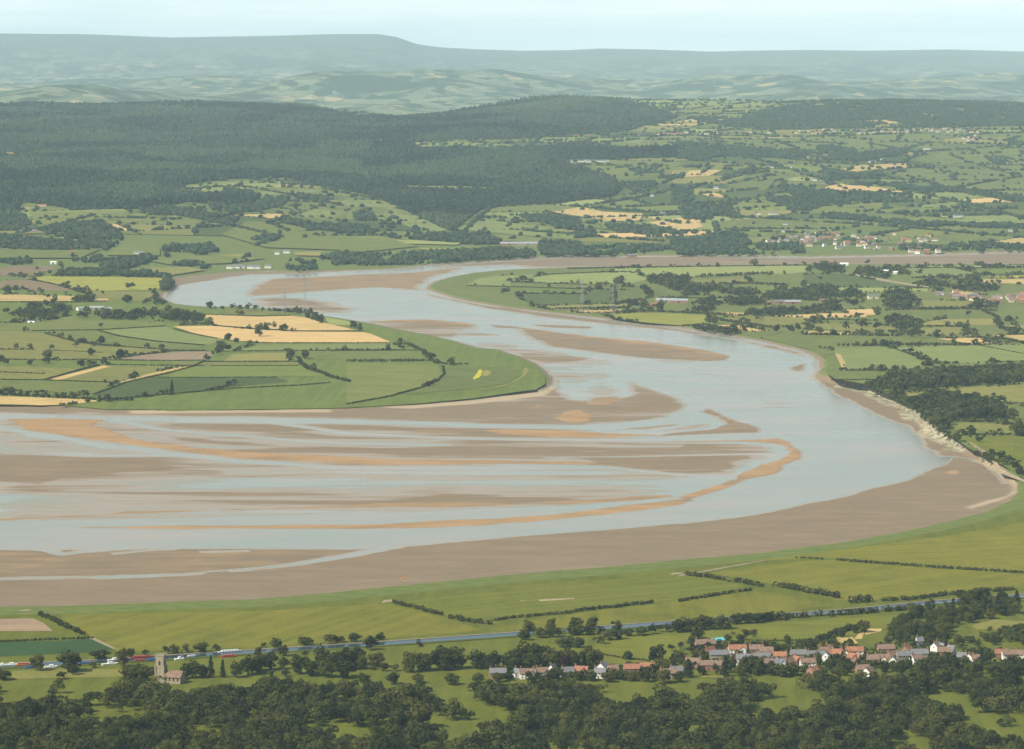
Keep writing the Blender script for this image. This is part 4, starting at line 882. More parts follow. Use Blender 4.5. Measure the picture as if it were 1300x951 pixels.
T('B', 'in the big clump below the canal', [(20, 600, 80, 1.1), (90, 595, 82, 1.1), (160, 590, 60, 1), (240, 615, 118, 1.0), (350, 570, 95, 1.0), (380, 630, 108, 1.0), (470, 635, 98, 1.1), (480, 590, 118, 1.1), (535, 570, 108, .9), (300, 625, 90, 1), (430, 600, 100, 1), (170, 628, 34, 1.3, 's'), (90, 628, 28, 1.3, 's'), (545, 590, 70, .8)])
T('B', 'in the parkland row below the canal', [(625, 580, 82, 1.0), (600, 592, 40, 1), (660, 600, 44, 1.1), (722, 600, 40, 1.0), (790, 605, 118, .9), (850, 600, 108, .9), (880, 598, 95, .9), (940, 592, 128, 1.1), (985, 590, 120, 1.1), (1035, 588, 118, .8), (960, 596, 60, 1.3), (1125, 588, 105, 1.1), (1165, 590, 70, 1), (1210, 592, 105, 1.0), (1285, 588, 85, 1.1), (1310, 590, 80, 1.0)])
T('C', 'standing in pairs on the canal bank', [(125, 410, 66, 1.15), (235, 395, 62, 1.0), (360, 385, 55, 1.3), (440, 385, 60, 1.15), (560, 400, 52, 1.2)])
T('C', 'in the bushy thicket along the canal', [(100, 445, 55, 1.2), (185, 432, 52, 1.3), (240, 430, 58, 1.2), (280, 428, 40, 1.1), (340, 420, 50, 1.2), (380, 418, 52, 1.2), (430, 418, 50, 1.2), (480, 414, 40, 1.2), (530, 445, 58, 1.2, 'l'), (480, 462, 42, 1.3, 'l'), (570, 440, 50, 1.2, 'l'), (620, 425, 45, 1.2, 'l'), (690, 422, 46, 1.5, 'l'), (740, 415, 42, 1.3, 'l'), (790, 405, 40, 1.2), (830, 400, 36, 1.2)])
T('C', 'in the tall willow group by the canal', [(870, 405, 62, 1.2), (910, 405, 72, 1.2), (960, 395, 68, 1.1), (1005, 392, 76, 1.1), (1050, 390, 62, 1.1, 'l'), (1090, 390, 70, 1.0, 'l'), (1120, 390, 55, 1.1, 'l')])
T('C', 'in the dark line beyond the paddock', [(1150, 365, 50, 1.2), (1185, 362, 52, 1.2), (1225, 360, 54, 1.2), (1262, 358, 52, 1.2), (1300, 352, 48, 1.2), (1340, 348, 42, 1.3), (1380, 345, 40, 1.3)])
T('C', 'in the great dark grove behind the cottages', [(30, 590, 90, 1.1), (75, 590, 120, 1.1), (120, 590, 150, 1.05), (165, 592, 145, 1.05), (205, 592, 140, 1.0), (245, 596, 120, 1.0), (290, 596, 115, .9, 'r'), (335, 592, 118, 1.0), (365, 594, 90, .9), (430, 585, 120, 1.1), (460, 583, 90, .8), (395, 590, 80, .8), (150, 600, 90, 1.2), (60, 600, 70, 1.2)])
T('C', 'in scrub behind the great dark grove', [(290, 480, 52, 1.3, 'l'), (330, 478, 50, 1.3, 'l'), (375, 482, 55, 1.2, 'l')])
T('C', 'standing alone in the bright paddock', [(765, 565, 92, .95), (630, 540, 30, 2.0, 's')])
T('C', 'among the cottages near the bottom edge', [(790, 615, 85, 1.1), (820, 600, 60, 1), (265, 640, 58, 1.3), (565, 640, 52, 1.5), (740, 625, 60, 1.2), (920, 632, 82, .95, 'c'), (1105, 628, 105, .75, 'c'), (885, 560, 62, 1.1), (1000, 540, 48, 1.1), (970, 445, 58, 1.1), (940, 470, 45, 1.1), (1050, 482, 40, 1.1, 'r'), (1110, 447, 28, 1.2), (1180, 460, 46, 1.0), (1230, 610, 95, 1.1), (1200, 600, 60, 1), (1160, 560, 45, .7), (1270, 615, 80, 1), (985, 620, 40, 1.3), (1180, 625, 55, 1.1), (850, 615, 45, 1.2), (1245, 430, 26, 1.2), (1210, 420, 34, 1.1), (1145, 420, 20, 1, 'y')])
T('F', 'beside the big red brick barn', [(640, 240, 52, 1.2, 'r'), (710, 240, 60, 1.0), (665, 244, 45, 1, 'r'), (450, 180, 38, 1.2), (235, 205, 55, 1.0), (100, 330, 50, 1.2), (280, 300, 50, 1.2), (310, 310, 40, 1.1), (400, 260, 40, 1), (270, 400, 50, 1.1, 'l'), (150, 425, 40, 1.3)])
T('F', 'in the gardens amid the village', [(865, 298, 48, 1.1, 'y'), (1090, 258, 60, .9, 'y'), (860, 200, 60, 1), (930, 270, 40, 1.2), (980, 280, 45, 1.2), (800, 250, 30, 1.5), (1010, 240, 55, 1.1), (1050, 230, 50, 1), (780, 180, 18, 1.2, 's'), (940, 220, 32, 1.2), (1120, 190, 45, 1.1), (1240, 160, 60, 1.0), (1180, 180, 45, 1.1), (1230, 255, 50, 1), (1260, 110, 30, 1), (1000, 185, 14, 1.5, 's'), (620, 410, 100, 1.1), (680, 400, 80, 1), (560, 400, 70, 1), (830, 430, 95, 1.3), (900, 420, 90, 1.1), (780, 420, 70, 1.1), (980, 420, 70, 1.1), (1110, 420, 60, 1.1), (1180, 400, 90, 1.2), (1080, 350, 50, 1), (1250, 400, 80, 1.2), (720, 400, 60, 1.1), (500, 385, 50, 1.1), (1100, 320, 35, 1.2), (1150, 340, 45, 1.2), (1210, 345, 50, 1.1), (640, 285, 35, 1.4), (760, 290, 30, 1.3, 'l'), (990, 380, 40, 1.1)])
T('G', 'around the last village houses', [(180, 120, 80, .8), (210, 125, 85, .8), (140, 130, 62, .9), (150, 290, 25, 1.4), (190, 320, 40, 1.2), (20, 420, 70, 1.2), (90, 400, 60, 1.1), (260, 370, 45, 1.1, 'l'), (340, 400, 60, 1.1), (400, 390, 70, 1.0), (450, 420, 100, 1.1), (520, 400, 100, .7, 'c'), (560, 400, 60, 1), (620, 425, 120, 1.2), (680, 420, 130, 1.2), (740, 415, 125, 1.2), (790, 410, 140, .9), (820, 400, 120, .8), (920, 420, 80, 1.1), (980, 410, 75, 1.1), (1010, 350, 100, .6, 'c'), (1050, 340, 100, .8), (1080, 430, 85, 1.1), (1150, 420, 90, 1.1), (1210, 425, 90, 1.1), (1270, 420, 80, 1.2), (1180, 345, 40, 1.1), (1230, 350, 50, 1.2), (1290, 360, 60, 1.2), (1000, 445, 30, 1.8, 'y'), (880, 390, 45, 1.2, 'l'), (300, 250, 60, 1.1), (420, 260, 40, 1.2), (540, 260, 45, 1.1), (620, 250, 50, 1.1), (1100, 300, 60, 1), (520, 440, 60, 1.3), (250, 440, 40, 1.2), (840, 440, 60, 1.3), (50, 350, 50, 1.2), (230, 300, 30, 1.3)])
T('C', 'along the cottage gardens', [(30, 640, 45, 1.1), (130, 645, 40, 1.2), (240, 650, 60, 1.2), (330, 645, 40, 1.3), (440, 650, 45, 1.2), (520, 655, 55, 1.2), (640, 650, 50, 1.2), (700, 655, 60, 1.1), (800, 660, 70, 1.2), (870, 655, 55, 1.2)])
T('B', 'along the meadow edge at the bottom', [(560, 660, 50, 1.2), (700, 665, 60, 1.2), (830, 660, 55, 1.1), (1000, 668, 60, 1.2), (1130, 662, 55, 1.1), (1230, 655, 50, 1.2)])
# the wooded belt right of the village
def belt(z, pts, n, hr, where, kinds):
    w = Z(z, pts); a = np.array(w); k = 0; rs = random.Random(len(where) + n); got = []
    while k < n:
        x = rs.uniform(a[:, 0].min(), a[:, 0].max()); y = rs.uniform(a[:, 1].min(), a[:, 1].max())
        if not inside(w, np.array([x]), np.array([y]))[0]: continue
        if any(abs(x - q[0]) < 2.2 and abs(y - q[1]) < 1.2 for q in got) and rs.random() < .9: continue
        got.append((x, y)); SPECS.append([x, y, rs.uniform(*hr), rs.uniform(.9, 1.3), rs.choice(kinds), where]); k += 1
belt('D', [(760, 300), (860, 290), (830, 262), (900, 238), (1130, 225), (1270, 245), (1280, 335), (1150, 335), (1040, 365), (980, 380), (900, 340), (820, 330)], 62, (8, 16), '#belt along the upper right canal bank', 'bbbbc')
belt('D', [(560, 445), (640, 385), (700, 345), (760, 315), (850, 330), (900, 350), (980, 390), (950, 440), (900, 490), (780, 475), (700, 440)], 46, (8, 17), '#copse behind the village', 'bbbb')
belt('D', [(590, 470), (640, 420), (700, 430), (760, 460), (740, 482), (620, 484)], 20, (6, 11), '#pale orchard behind the village', 'lll')
belt('D', [(1060, 430), (1120, 400), (1300, 395), (1390, 395), (1390, 470), (1300, 478), (1200, 480), (1080, 470)], 34, (7, 14), '#row of trees below the yellowish hill field', 'bbbl')
belt('D', [(930, 430), (1050, 440), (1080, 480), (950, 490)], 12, (5, 10), '#scrubby paddock between copse and village', 'bl')
T('1', 'on the peninsula by the yellow field', [(770, 178, 40), (797, 180, 42), (930, 190, 15), (250, 218, 40), (290, 235, 28), (335, 255, 40), (545, 240, 45, 1.3), (620, 210, 22), (400, 210, 20), (175, 205, 20), (40, 205, 60, 1.2), (95, 195, 40, 1.3), (75, 118, 40), (135, 120, 35, 1.5), (770, 258, 55, 1.4), (225, 60, 22), (362, 50, 45), (40, 330, 45)])
T('1', 'dotted over the left peninsula pastures', [(155, 440, 40), (600, 410, 32), (370, 478, 42), (427, 488, 38), (460, 530, 40), (560, 522, 40), (615, 513, 48, 1.2), (553, 580, 54), (727, 588, 44, 1.5), (285, 600, 70, 1.1), (312, 545, 35), (183, 543, 33, 1.3), (180, 635, 28, 1.5), (100, 530, 20, 2, 's'), (30, 640, 45), (2, 615, 55), (652, 635, 22), (633, 743, 22, 1.2), (712, 745, 18, 1.2), (797, 725, 30, .9)])
T('1', 'alone in the dark green peninsula field', [(1038, 817, 92, .55, 'c')])
T('1', 'in the hedge above the wheat strip', [(65, 815, 55, 1.2), (500, 835, 50, 1.3), (645, 857, 48, 1.0), (440, 835, 35, 1.2), (340, 835, 35), (385, 835, 38), (285, 830, 30, 1.2), (160, 820, 28, 1.3), (220, 825, 28, 1.3), (120, 820, 30, 1.2), (10, 820, 40), (770, 848, 25, 1.2), (600, 838, 22, 1.2), (380, 885, 18, 1.8, 's')])
T('2', 'on the river edge behind the wheat fields', [(233, 158, 54, 1.0), (265, 162, 20), (312, 165, 24, 1.2), (375, 167, 34, 1.2), (430, 172, 40, 1.1), (470, 173, 44, 1.1), (520, 174, 36), (567, 174, 28), (720, 187, 34), (760, 190, 40), (800, 192, 40), (840, 192, 34), (870, 203, 46), (900, 222, 46), (930, 252, 62, 1), (1145, 287, 48), (1190, 302, 34)])
T('2', 'in the middle of the ripe wheat', [(545, 338, 92, .8), (592, 298, 58), (630, 293, 42), (700, 304, 58, 1.2), (757, 307, 24, 1.4), (347, 362, 55, 1.2), (410, 373, 24, 1.8, 's'), (490, 381, 18, 2, 's'), (530, 381, 16, 2, 's')])
T('2', 'at the field corners below the wheat', [(300, 435, 82, 1), (350, 432, 42, 1.2), (275, 455, 44), (215, 499, 45, 1.1), (835, 478, 66, .9), (800, 497, 38), (890, 553, 54, 1.1), (430, 207, 30, 1.6)])
T('2', 'at the left end of the wheat', [(90, 245, 70, 1.1), (130, 247, 55), (170, 248, 32, 1.3), (230, 264, 32, 1.6), (15, 240, 80, 1.1), (50, 245, 60)])
T('3', 'along the fields at the peninsula tip', [(310, 215, 36, 1.2), (500, 308, 50, 1.3), (625, 343, 40, 1.3), (460, 278, 32), (530, 345, 40), (80, 142, 38, 1.1), (40, 124, 44), (490, 468, 20, 2.2, 's')])
T('4', 'on the far river meadows', [(510, 270, 50, 1.1), (783, 230, 24, 1.2), (970, 207, 28), (1048, 207, 24), (1100, 240, 56, 1.2), (1140, 217, 32), (1235, 202, 42, 1.7)])
T('5', 'between the fields of the far meadows', [(148, 142, 30, 1.3), (360, 93, 14), (890, 90, 40, 1.4), (550, 167, 24), (600, 165, 30), (470, 167, 30), (340, 167, 34), (30, 202, 36, 1.8), (760, 207, 30), (630, 207, 28), (980, 152, 28), (1080, 147, 26), (185, 357, 62), (290, 382, 88, .7), (130, 357, 40, 1.3), (640, 457, 65, .9), (690, 457, 42), (910, 437, 28, 1.3), (1115, 517, 52, 1.1), (1030, 512, 44, 1.3), (1190, 522, 24), (605, 367, 62), (540, 372, 34), (1245, 502, 28), (1270, 97, 36), (935, 557, 18, .8)])
T('6', 'on the plain right of the river', [(370, 77, 28), (685, 137, 34), (1205, 157, 34, 1.3), (905, 96, 12), (100, 167, 26), (153, 207, 24), (318, 207, 24), (80, 412, 44, 1.4), (180, 492, 42), (85, 487, 38), (970, 377, 34, 1.2), (825, 412, 40), (850, 440, 30), (930, 434, 24), (970, 434, 30), (790, 505, 54, 1.1), (685, 504, 44), (630, 502, 54), (985, 503, 48, 1.7), (1260, 488, 38, 1.4), (480, 558, 44, 1.5), (410, 553, 44), (375, 553, 30), (320, 554, 28), (885, 548, 40), (690, 552, 28), (1030, 342, 58), (1215, 537, 32), (255, 453, 44), (680, 624, 16), (730, 642, 12), (1270, 202, 30), (1110, 192, 30), (1150, 194, 32), (430, 462, 48)])
T('7', 'in the pastures above the pale cliff', [(1010, 488, 60, 1.1), (960, 488, 44, 1.1), (935, 523, 60, 1.1), (1285, 495, 90, 1.2), (1160, 478, 34), (1055, 528, 42, 1, 's'), (1170, 398, 58, 1.2), (1120, 418, 38), (1040, 393, 58, 1.3, 'l'), (495, 140, 30), (535, 140, 27), (635, 140, 32, 1.3), (570, 172, 30), (443, 228, 38, 1.2), (1125, 588, 26, 1.2), (1170, 614, 34, 1.3), (1215, 628, 28, 1.3), (718, 64, 16), (768, 84, 12), (1240, 400, 70, 1.2)])
SPECS.sort(key=lambda r: -r[2])
NAMES = {'b': 'broadleaf_tree', 'c': 'conifer_tree', 'p': 'poplar_tree', 'y': 'broadleaf_tree', 'r': 'broadleaf_tree', 'l': 'broadleaf_tree', 's': 'bush'}
LOOK = {'b': 'green leafy tree', 'c': 'dark narrow conifer', 'p': 'tall narrow poplar', 'y': 'bright lime yellow tree', 'r': 'dark copper red tree', 'l': 'pale green leafy tree', 's': 'low dark bush'}
ORD = 'first second third fourth fifth sixth seventh eighth ninth tenth eleventh twelfth thirteenth fourteenth fifteenth sixteenth seventeenth eighteenth nineteenth twentieth'.split()
ORD += ['twenty-' + o for o in ORD[:9]] + ['thirtieth'] + ['thirty-' + o for o in ORD[:9]] + ['fortieth'] + ['forty-' + o for o in ORD[:9]]
TOP, REST = SPECS[:300], SPECS[300:]
groups = {}
for r in TOP: groups.setdefault((r[4], r[5]), []).append(r)
for (kd, where), rows in groups.items():
    rows.sort(key=lambda r: r[0])
    for i, r in enumerate(rows):
        if where[0] == '#': lab = f'{LOOK[kd]} in the dense {where[1:]}'; grp = f'{LOOK[kd]}s in the {where[1:]}'
        else:
            grp = f'trees {where}'
            lab = f'{LOOK[kd]} {where}' if len(rows) == 1 else f'{LOOK[kd]} {where}, {ORD[i]} from the left'
        x, y, z = P(r[0], r[1]); hm = r[2] * y / F * (1.2 if r[1] > 700 and r[2] < 26 else 1.05); wd = hm * r[3]
        pr = PROTO[kd][int(RNG.integers(len(PROTO[kd])))]
        e = empty(NAMES[kd], (x, y, z - .1), RNG.uniform(0, 6.28), (wd * RNG.uniform(1.0, 1.12), wd * RNG.uniform(1.0, 1.12), hm))
        tag(e, lab, 'bush' if kd == 's' else 'tree', grp)
        link('crown', pr[0], e); link('trunk', pr[1], e)
# ragged hedgerow growth round the fields of the plain beyond the river
hx, hy = [], []
for (m_, k_, pts_, t_, l_), (w_, _a, _b, _c) in zip(MIDF, MW):
    if k_ not in '456712' or l_ != 1: continue
    for i in range(len(w_)):
        a, b = w_[i], w_[(i + 1) % len(w_)]; L = math.hypot(b[0] - a[0], b[1] - a[1]); n = int(L / 5)
        if random.random() < (.3 if k_ in '4567' else .72): continue
        ph = random.random() * 50
        for q in range(n):
            t = random.random(); x, y = a[0] + (b[0] - a[0]) * t + random.gauss(0, 2), a[1] + (b[1] - a[1]) * t + random.gauss(0, 6)
            if abs(x) < .16 * y and vnoise(np.array([t * L / 60 + ph]), np.array([ph]))[0] > .42: hx.append(x); hy.append(y)
hx, hy = np.array(hx), np.array(hy); hv = np.where(RNG.random(len(hx)) < .12, RNG.uniform(5, 9, len(hx)), RNG.uniform(1.4, 4, len(hx)))
tag(leafy_mass('hedgerow_growth', hx, hy, hv, hv * 1.3 + 1, M['wood'], 40, 1.3), 'ragged hedgerow bushes round the fields of the plain', 'hedgerows', kind='stuff')
pos = np.array([P(r[0], r[1])[:2] for r in REST]); hh = np.array([r[2] for r in REST]) * pos[:, 1] / F; ww = hh * np.array([r[3] for r in REST])
tag(leafy_mass('field_trees', pos[:, 0], pos[:, 1], hh, ww, M['wood'], 130, .85), 'small distant trees dotted between the fields of the plain', 'trees', kind='stuff')

# wood that goes on below the picture's lower edge
x, y = scatter(flat([(-90, 880), (60, 877), (150, 884), (240, 888), (330, 880), (450, 878), (560, 886), (700, 880), (800, 878), (850, 874), (930, 877), (1040, 872), (1130, 869), (1230, 868), (1390, 866), (1390, 1000), (-90, 1000)], 3), 8.2)
m = fbm(x / 40, y / 70, 3) + RNG.uniform(-.06, .06, len(x)) > -.06; x, y = x[m], y[m]; h = RNG.uniform(5, 12, len(x)); h = np.where(RNG.random(len(x)) < .12, h + 4.5, h)
tag(leafy_mass('park_woodland', x, y, h, h * RNG.uniform(.9, 1.2, len(x)), M['wood'], 400, .46), 'dense park woodland along the bottom edge, nearest the viewer', 'woodland', kind='stuff')

# garden trees and shrubs between the houses
gx, gy, gh = [], [], []
for k, pts, n in (('F', [(60, 250), (200, 170), (600, 220), (1000, 200), (1300, 200), (1300, 430), (60, 430)], 230), ('G', [(0, 250), (420, 240), (900, 260), (1300, 270), (1300, 400), (0, 400)], 210), ('E', [(100, 370), (1300, 340), (1300, 425), (100, 425)], 90)):
    wv = W(k, pts); a_ = np.array(wv); c_ = 0
    while c_ < n:
        q = (random.uniform(a_[:, 0].min(), a_[:, 0].max()), random.uniform(a_[:, 1].min(), a_[:, 1].max()))
        if inside(wv, np.array([q[0]]), np.array([q[1]]))[0]: gx.append(q[0]); gy.append(q[1]); gh.append(random.uniform(2, 6.5)); c_ += 1
gx, gy, gh = np.array(gx), np.array(gy), np.array(gh)
tag(leafy_mass('garden_shrubs', gx, gy, gh, gh * RNG.uniform(.9, 1.4, len(gx)), M['wood'], 150, .8), 'small garden trees and shrubs growing between the village houses', 'shrubs', kind='stuff')
# ------------------------------------------------------------------ hedges
def hedge(z, pts, hgt, label, group, thick=None):
    w = W(z, pts); th = thick or hgt * 1.1
    seg = [(w[i], w[i + 1], math.hypot(w[i + 1][0] - w[i][0], w[i + 1][1] - w[i][1])) for i in range(len(w) - 1)]
    C, Rr = [], []
    for a, b, L in seg:
        n = max(2, int(L / (hgt * .55)))
        for k in range(n):
            t = (k + random.random()) / n
            if random.random() < .06: continue
            r = hgt * random.uniform(.38, .62)
            C.append((a[0] + (b[0] - a[0]) * t + random.gauss(0, th * .22), a[1] + (b[1] - a[1]) * t + random.gauss(0, th * .22), hgt * random.uniform(.35, .62))); Rr.append(r)
    C = np.array(C); C[:, 2] += landH(C[:, 0], C[:, 1]); Rr = np.array(Rr)
    d = np.hypot(*w[0])
    per = 26 if d < 4000 else 12
    V, Q = leaf_quads(C, Rr, len(C) * per, hgt * (.17 if d < 4000 else .26), .9)
    o = link('hedge', mesh_np('hedge', V, Q, M['hedge'])); tag(o, label, 'hedge', group)
HN = [('A', [(190, 318), (260, 345), (340, 385), (420, 420)], 4, 'bushy hedge slanting down beside the pinkish bare field'), ('A', [(0, 455), (90, 452), (200, 446), (360, 440), (470, 436)], 2.2, 'thin broken hedge above the blue green crop'),
 ('B', [(700, 258), (830, 290), (950, 322)], 3.6, 'bushy hedge slanting from the flood bank into the near meadows'), ('B', [(985, 335), (1060, 352), (1190, 368)], 4.2, 'ragged bushes continuing the slanting meadow hedge'), ('B', [(1210, 350), (1300, 335), (1370, 330), (1610, 308)], 3, 'ragged hedge running right towards the middle of the near meadows'),
 ('C', [(350, 305), (440, 292), (540, 283), (640, 270), (760, 258)], 3.4, 'dark hedge through the middle of the near meadows'), ('C', [(870, 255), (960, 240), (1050, 225), (1150, 208), (1240, 196)], 3, 'thin hedge climbing towards the hedge junction'), ('C', [(900, 120), (1000, 130), (1100, 148), (1200, 160), (1300, 182)], 4.6, 'thick hedge running down from the flood bank'),
 ('D', [(160, 35), (230, 37), (300, 42)], 2.2, 'short low hedge left of the long straight hedge'), ('D', [(370, 46), (500, 58), (700, 72), (900, 87), (1110, 100)], 3.2, 'long straight dark hedge between the two upper meadows'), ('D', [(1130, 100), (1200, 104), (1300, 112), (1420, 120)], 3.2, 'hedge running out of the right edge beside the upper meadow'),
 ('D', [(60, 178), (150, 192), (260, 215), (380, 238)], 6, 'thick overgrown hedge between meadow and canal'), ('D', [(390, 262), (460, 256), (550, 250)], 7, 'clump of dark bushes where the overgrown hedge meets the canal'), ('D', [(590, 250), (680, 246), (780, 240), (900, 222), (1050, 212), (1250, 195)], 4.2, 'hedge behind the pale canal towpath'),
 ('D', [(-20, 345), (60, 340), (130, 335), (250, 328)], 5, 'dark hedge on the near side of the canal, below the hedge junction'), ('D', [(270, 326), (400, 320), (520, 310), (640, 300), (760, 288)], 5.5, 'dark hedge along the near canal bank right of the open water'), ('E', [(800, 255), (900, 270), (1000, 285), (1130, 300)], 1.6, 'low ditch hedge across the bright paddock'),
 ('F', [(560, 180), (700, 185), (830, 185), (1000, 180)], 1.6, 'low hedge across the green behind the village'), ('F', [(560, 160), (600, 135), (650, 120)], 2.5, 'short hedge slanting across the green'), ('D', [(0, 505), (100, 490), (220, 480), (300, 440), (380, 410), (450, 385)], 5, 'tall hedge behind the village gardens')]
for z, pts, hg, lab in HN: hedge(z, pts, hg, lab, 'hedges of the near meadows')
HM = {'between the fields of the peninsula': [('1', [(0, 680), (270, 690)], 2), ('1', [(0, 725), (270, 728), (700, 743)], 2), ('1', [(270, 728), (480, 668), (600, 637)], 2.4), ('1', [(-40, 600), (260, 608), (540, 604)], 2), ('1', [(-40, 545), (200, 543)], 3), ('1', [(320, 548), (620, 562)], 1.6), ('1', [(190, 430), (590, 425), (1000, 401)], 2), ('1', [(590, 428), (720, 462), (950, 495), (1236, 518)], 2),
  ('1', [(270, 445), (470, 500), (640, 520), (1040, 548), (1236, 551)], 2.2), ('1', [(690, 600), (850, 576), (1030, 553)], 2), ('1', [(540, 605), (1000, 611), (1240, 608)], 1.8), ('1', [(640, 634), (900, 638), (1230, 641)], 1.8), ('1', [(570, 815), (760, 744), (900, 710), (1000, 690), (1160, 648), (1245, 610)], 2.2), ('1', [(900, 711), (1236, 714), (1675, 711)], 1.6), ('1', [(700, 842), (1000, 815), (1236, 795)], 2), ('1', [(-40, 380), (220, 372)], 2), ('1', [(-40, 258), (440, 258), (650, 252)], 2.6), ('1', [(170, 118), (240, 130), (370, 158), (460, 190)], 2.4),
  ('1', [(-40, 812), (300, 832), (620, 850), (800, 850)], 4), ('2', [(0, 703), (400, 668), (800, 649), (1000, 632)], 2), ('2', [(450, 372), (580, 379), (1380, 379)], 1.8), ('2', [(0, 431), (250, 432)], 1.6), ('2', [(380, 432), (860, 428), (1480, 426)], 2), ('2', [(180, 498), (800, 498)], 1.8), ('2', [(240, 525), (800, 523)], 1.4), ('2', [(800, 500), (860, 545), (960, 575), (980, 590), (1120, 627)], 4), ('2', [(250, 268), (500, 290), (780, 304), (1200, 305)], 1.8), ('2', [(0, 290), (130, 322), (280, 352)], 1.8), ('2', [(140, 198), (550, 211), (740, 205)], 2), ('2', [(30, 266), (130, 264), (260, 264)], 5), ('2', [(600, 172), (680, 176), (880, 190)], 5), ('2', [(1000, 432), (1300, 427)], 1.4),
  ('3', [(0, 255), (440, 256)], 1.8), ('3', [(0, 322), (230, 322), (510, 319)], 4), ('3', [(360, 220), (450, 262), (480, 300)], 4), ('3', [(570, 352), (577, 395), (540, 435), (450, 475), (250, 530), (0, 575)], 2.2), ('3', [(450, 470), (530, 437)], 4), ('3', [(510, 325), (600, 338), (720, 338)], 2.4)],
 'between the fields of the far meadows': [('5', [(0, 97), (400, 96), (850, 89), (1250, 84)], 2), ('5', [(650, 157), (780, 150), (920, 142), (1000, 140)], 6), ('5', [(480, 207), (640, 206), (860, 203), (1110, 214)], 5), ('5', [(0, 382), (240, 379), (500, 391), (830, 406)], 4), ('5', [(300, 290), (560, 296), (880, 290)], 2), ('5', [(430, 470), (600, 462)], 3), ('5', [(700, 440), (880, 465), (1000, 482)], 4), ('4', [(260, 216), (540, 223), (880, 233), (1090, 240)], 2.2), ('4', [(540, 192), (780, 201), (1040, 209)], 2.4), ('4', [(570, 263), (1040, 269)], 2.2), ('4', [(780, 144), (1100, 130), (1300, 126)], 2.4), ('4', [(820, 364), (950, 362), (1300, 355)], 3.4), ('4', [(900, 108), (1000, 106), (1300, 97)], 3), ('5', [(150, 60 + 280), (240, 345), (300, 350)], 5), ('4', [(1000, 388), (1200, 386), (1300, 388)], 2.4)],
 'between the fields right of the river': [('6', [(0, 490), (300, 492), (560, 497)], 4), ('6', [(210, 553), (350, 555), (520, 550), (700, 548), (1040, 550)], 4), ('6', [(520, 566), (740, 640)], 1.4), ('6', [(1040, 552), (1300, 602), (1450, 630)], 1.4), ('6', [(480, 344), (700, 340), (960, 338), (1140, 350)], 4), ('6', [(0, 402), (200, 402), (440, 406)], 3), ('6', [(1060, 350), (1150, 390)], 4), ('6', [(640, 440), (950, 440)], 3), ('6', [(1150, 445), (1230, 477)], 3), ('6', [(570, 93), (900, 94), (1060, 97)], 2.4), ('6', [(1190, 97), (1300, 95), (1450, 95)], 6), ('6', [(900, 98), (1080, 140)], 2), ('6', [(640, 155), (850, 152)], 4), ('6', [(560, 203), (740, 216)], 2), ('6', [(0, 207), (200, 208)], 2), ('6', [(680, 340), (990, 335)], 5), ('6', [(1020, 505), (1200, 520), (1300, 540), (1450, 545)], 4), ('6', [(1000, 132), (1300, 132), (1450, 132)], 2),
  ('7', [(300, 134), (480, 134), (590, 137), (690, 139)], 3.4), ('7', [(240, 187), (480, 184)], 2), ('7', [(870, 412), (1080, 417), (1210, 420)], 5), ('7', [(960, 488), (1230, 483)], 2), ('7', [(1210, 318), (1300, 318), (1450, 318)], 3), ('7', [(1110, 582), (1180, 612), (1250, 632)], 3), ('7', [(1120, 88), (1300, 84), (1450, 82)], 2)]}
for where, lst in HM.items():
    for z, pts, hg in lst: hedge(z, pts, hg * 1.15, 'narrow dark hedge ' + where, 'hedges ' + where)

# ------------------------------------------------------------------ canal
def ribbon(name, pts, w0, w1, dz, mat):
    V, Fq = [], []
    n = len(pts)
    for i, (a, b) in enumerate(pts):
        p = pts[max(0, i - 1)]; q = pts[min(n - 1, i + 1)]
        dx, dy = q[0] - p[0], q[1] - p[1]; L = math.hypot(dx, dy); nx, ny = -dy / L, dx / L
        V += [(a + nx * w0, b + ny * w0, 3 + dz), (a + nx * w1, b + ny * w1, 3 + dz)]
        if i: Fq.append((2 * i - 2, 2 * i, 2 * i + 1, 2 * i - 1))
    me = bpy.data.meshes.new(name); me.from_pydata(V, [], Fq); me.materials.append(mat)
    return tag(link(name, me), kind='structure')
cl = flat([(-120, 852), (0, 846), (60, 843.5), (120, 841), (200, 836), (260, 832), (322, 828), (400, 823), (472, 818.5), (560, 812.5), (650, 806), (724, 800.5), (790, 796), (853, 791.5), (925, 786.5), (995, 781.5), (1066, 777), (1112, 773), (1180, 766), (1300, 757), (1420, 748)], 3)
ribbon('canal_water', cl, 8, -7, .42, M['canal'])
ribbon('towpath', cl, 11, 8, .62, M['path'])
ribbon('canal_bank', cl, -7, -13, .55, M['nearg'])
kb = MB()
# the low stone edge between towpath and water
for i in range(len(cl) - 1):
    a, b = Vector(cl[i]), Vector(cl[i + 1]); d = (b - a).normalized(); nrm = Vector((-d.y, d.x))
    kb.bar((*(a + nrm * 8), 3.45), (*(b + nrm * 8), 3.45), .3)
tag(link('canal_edge', kb.mesh('canal_edge', M['stone'])), kind='structure')

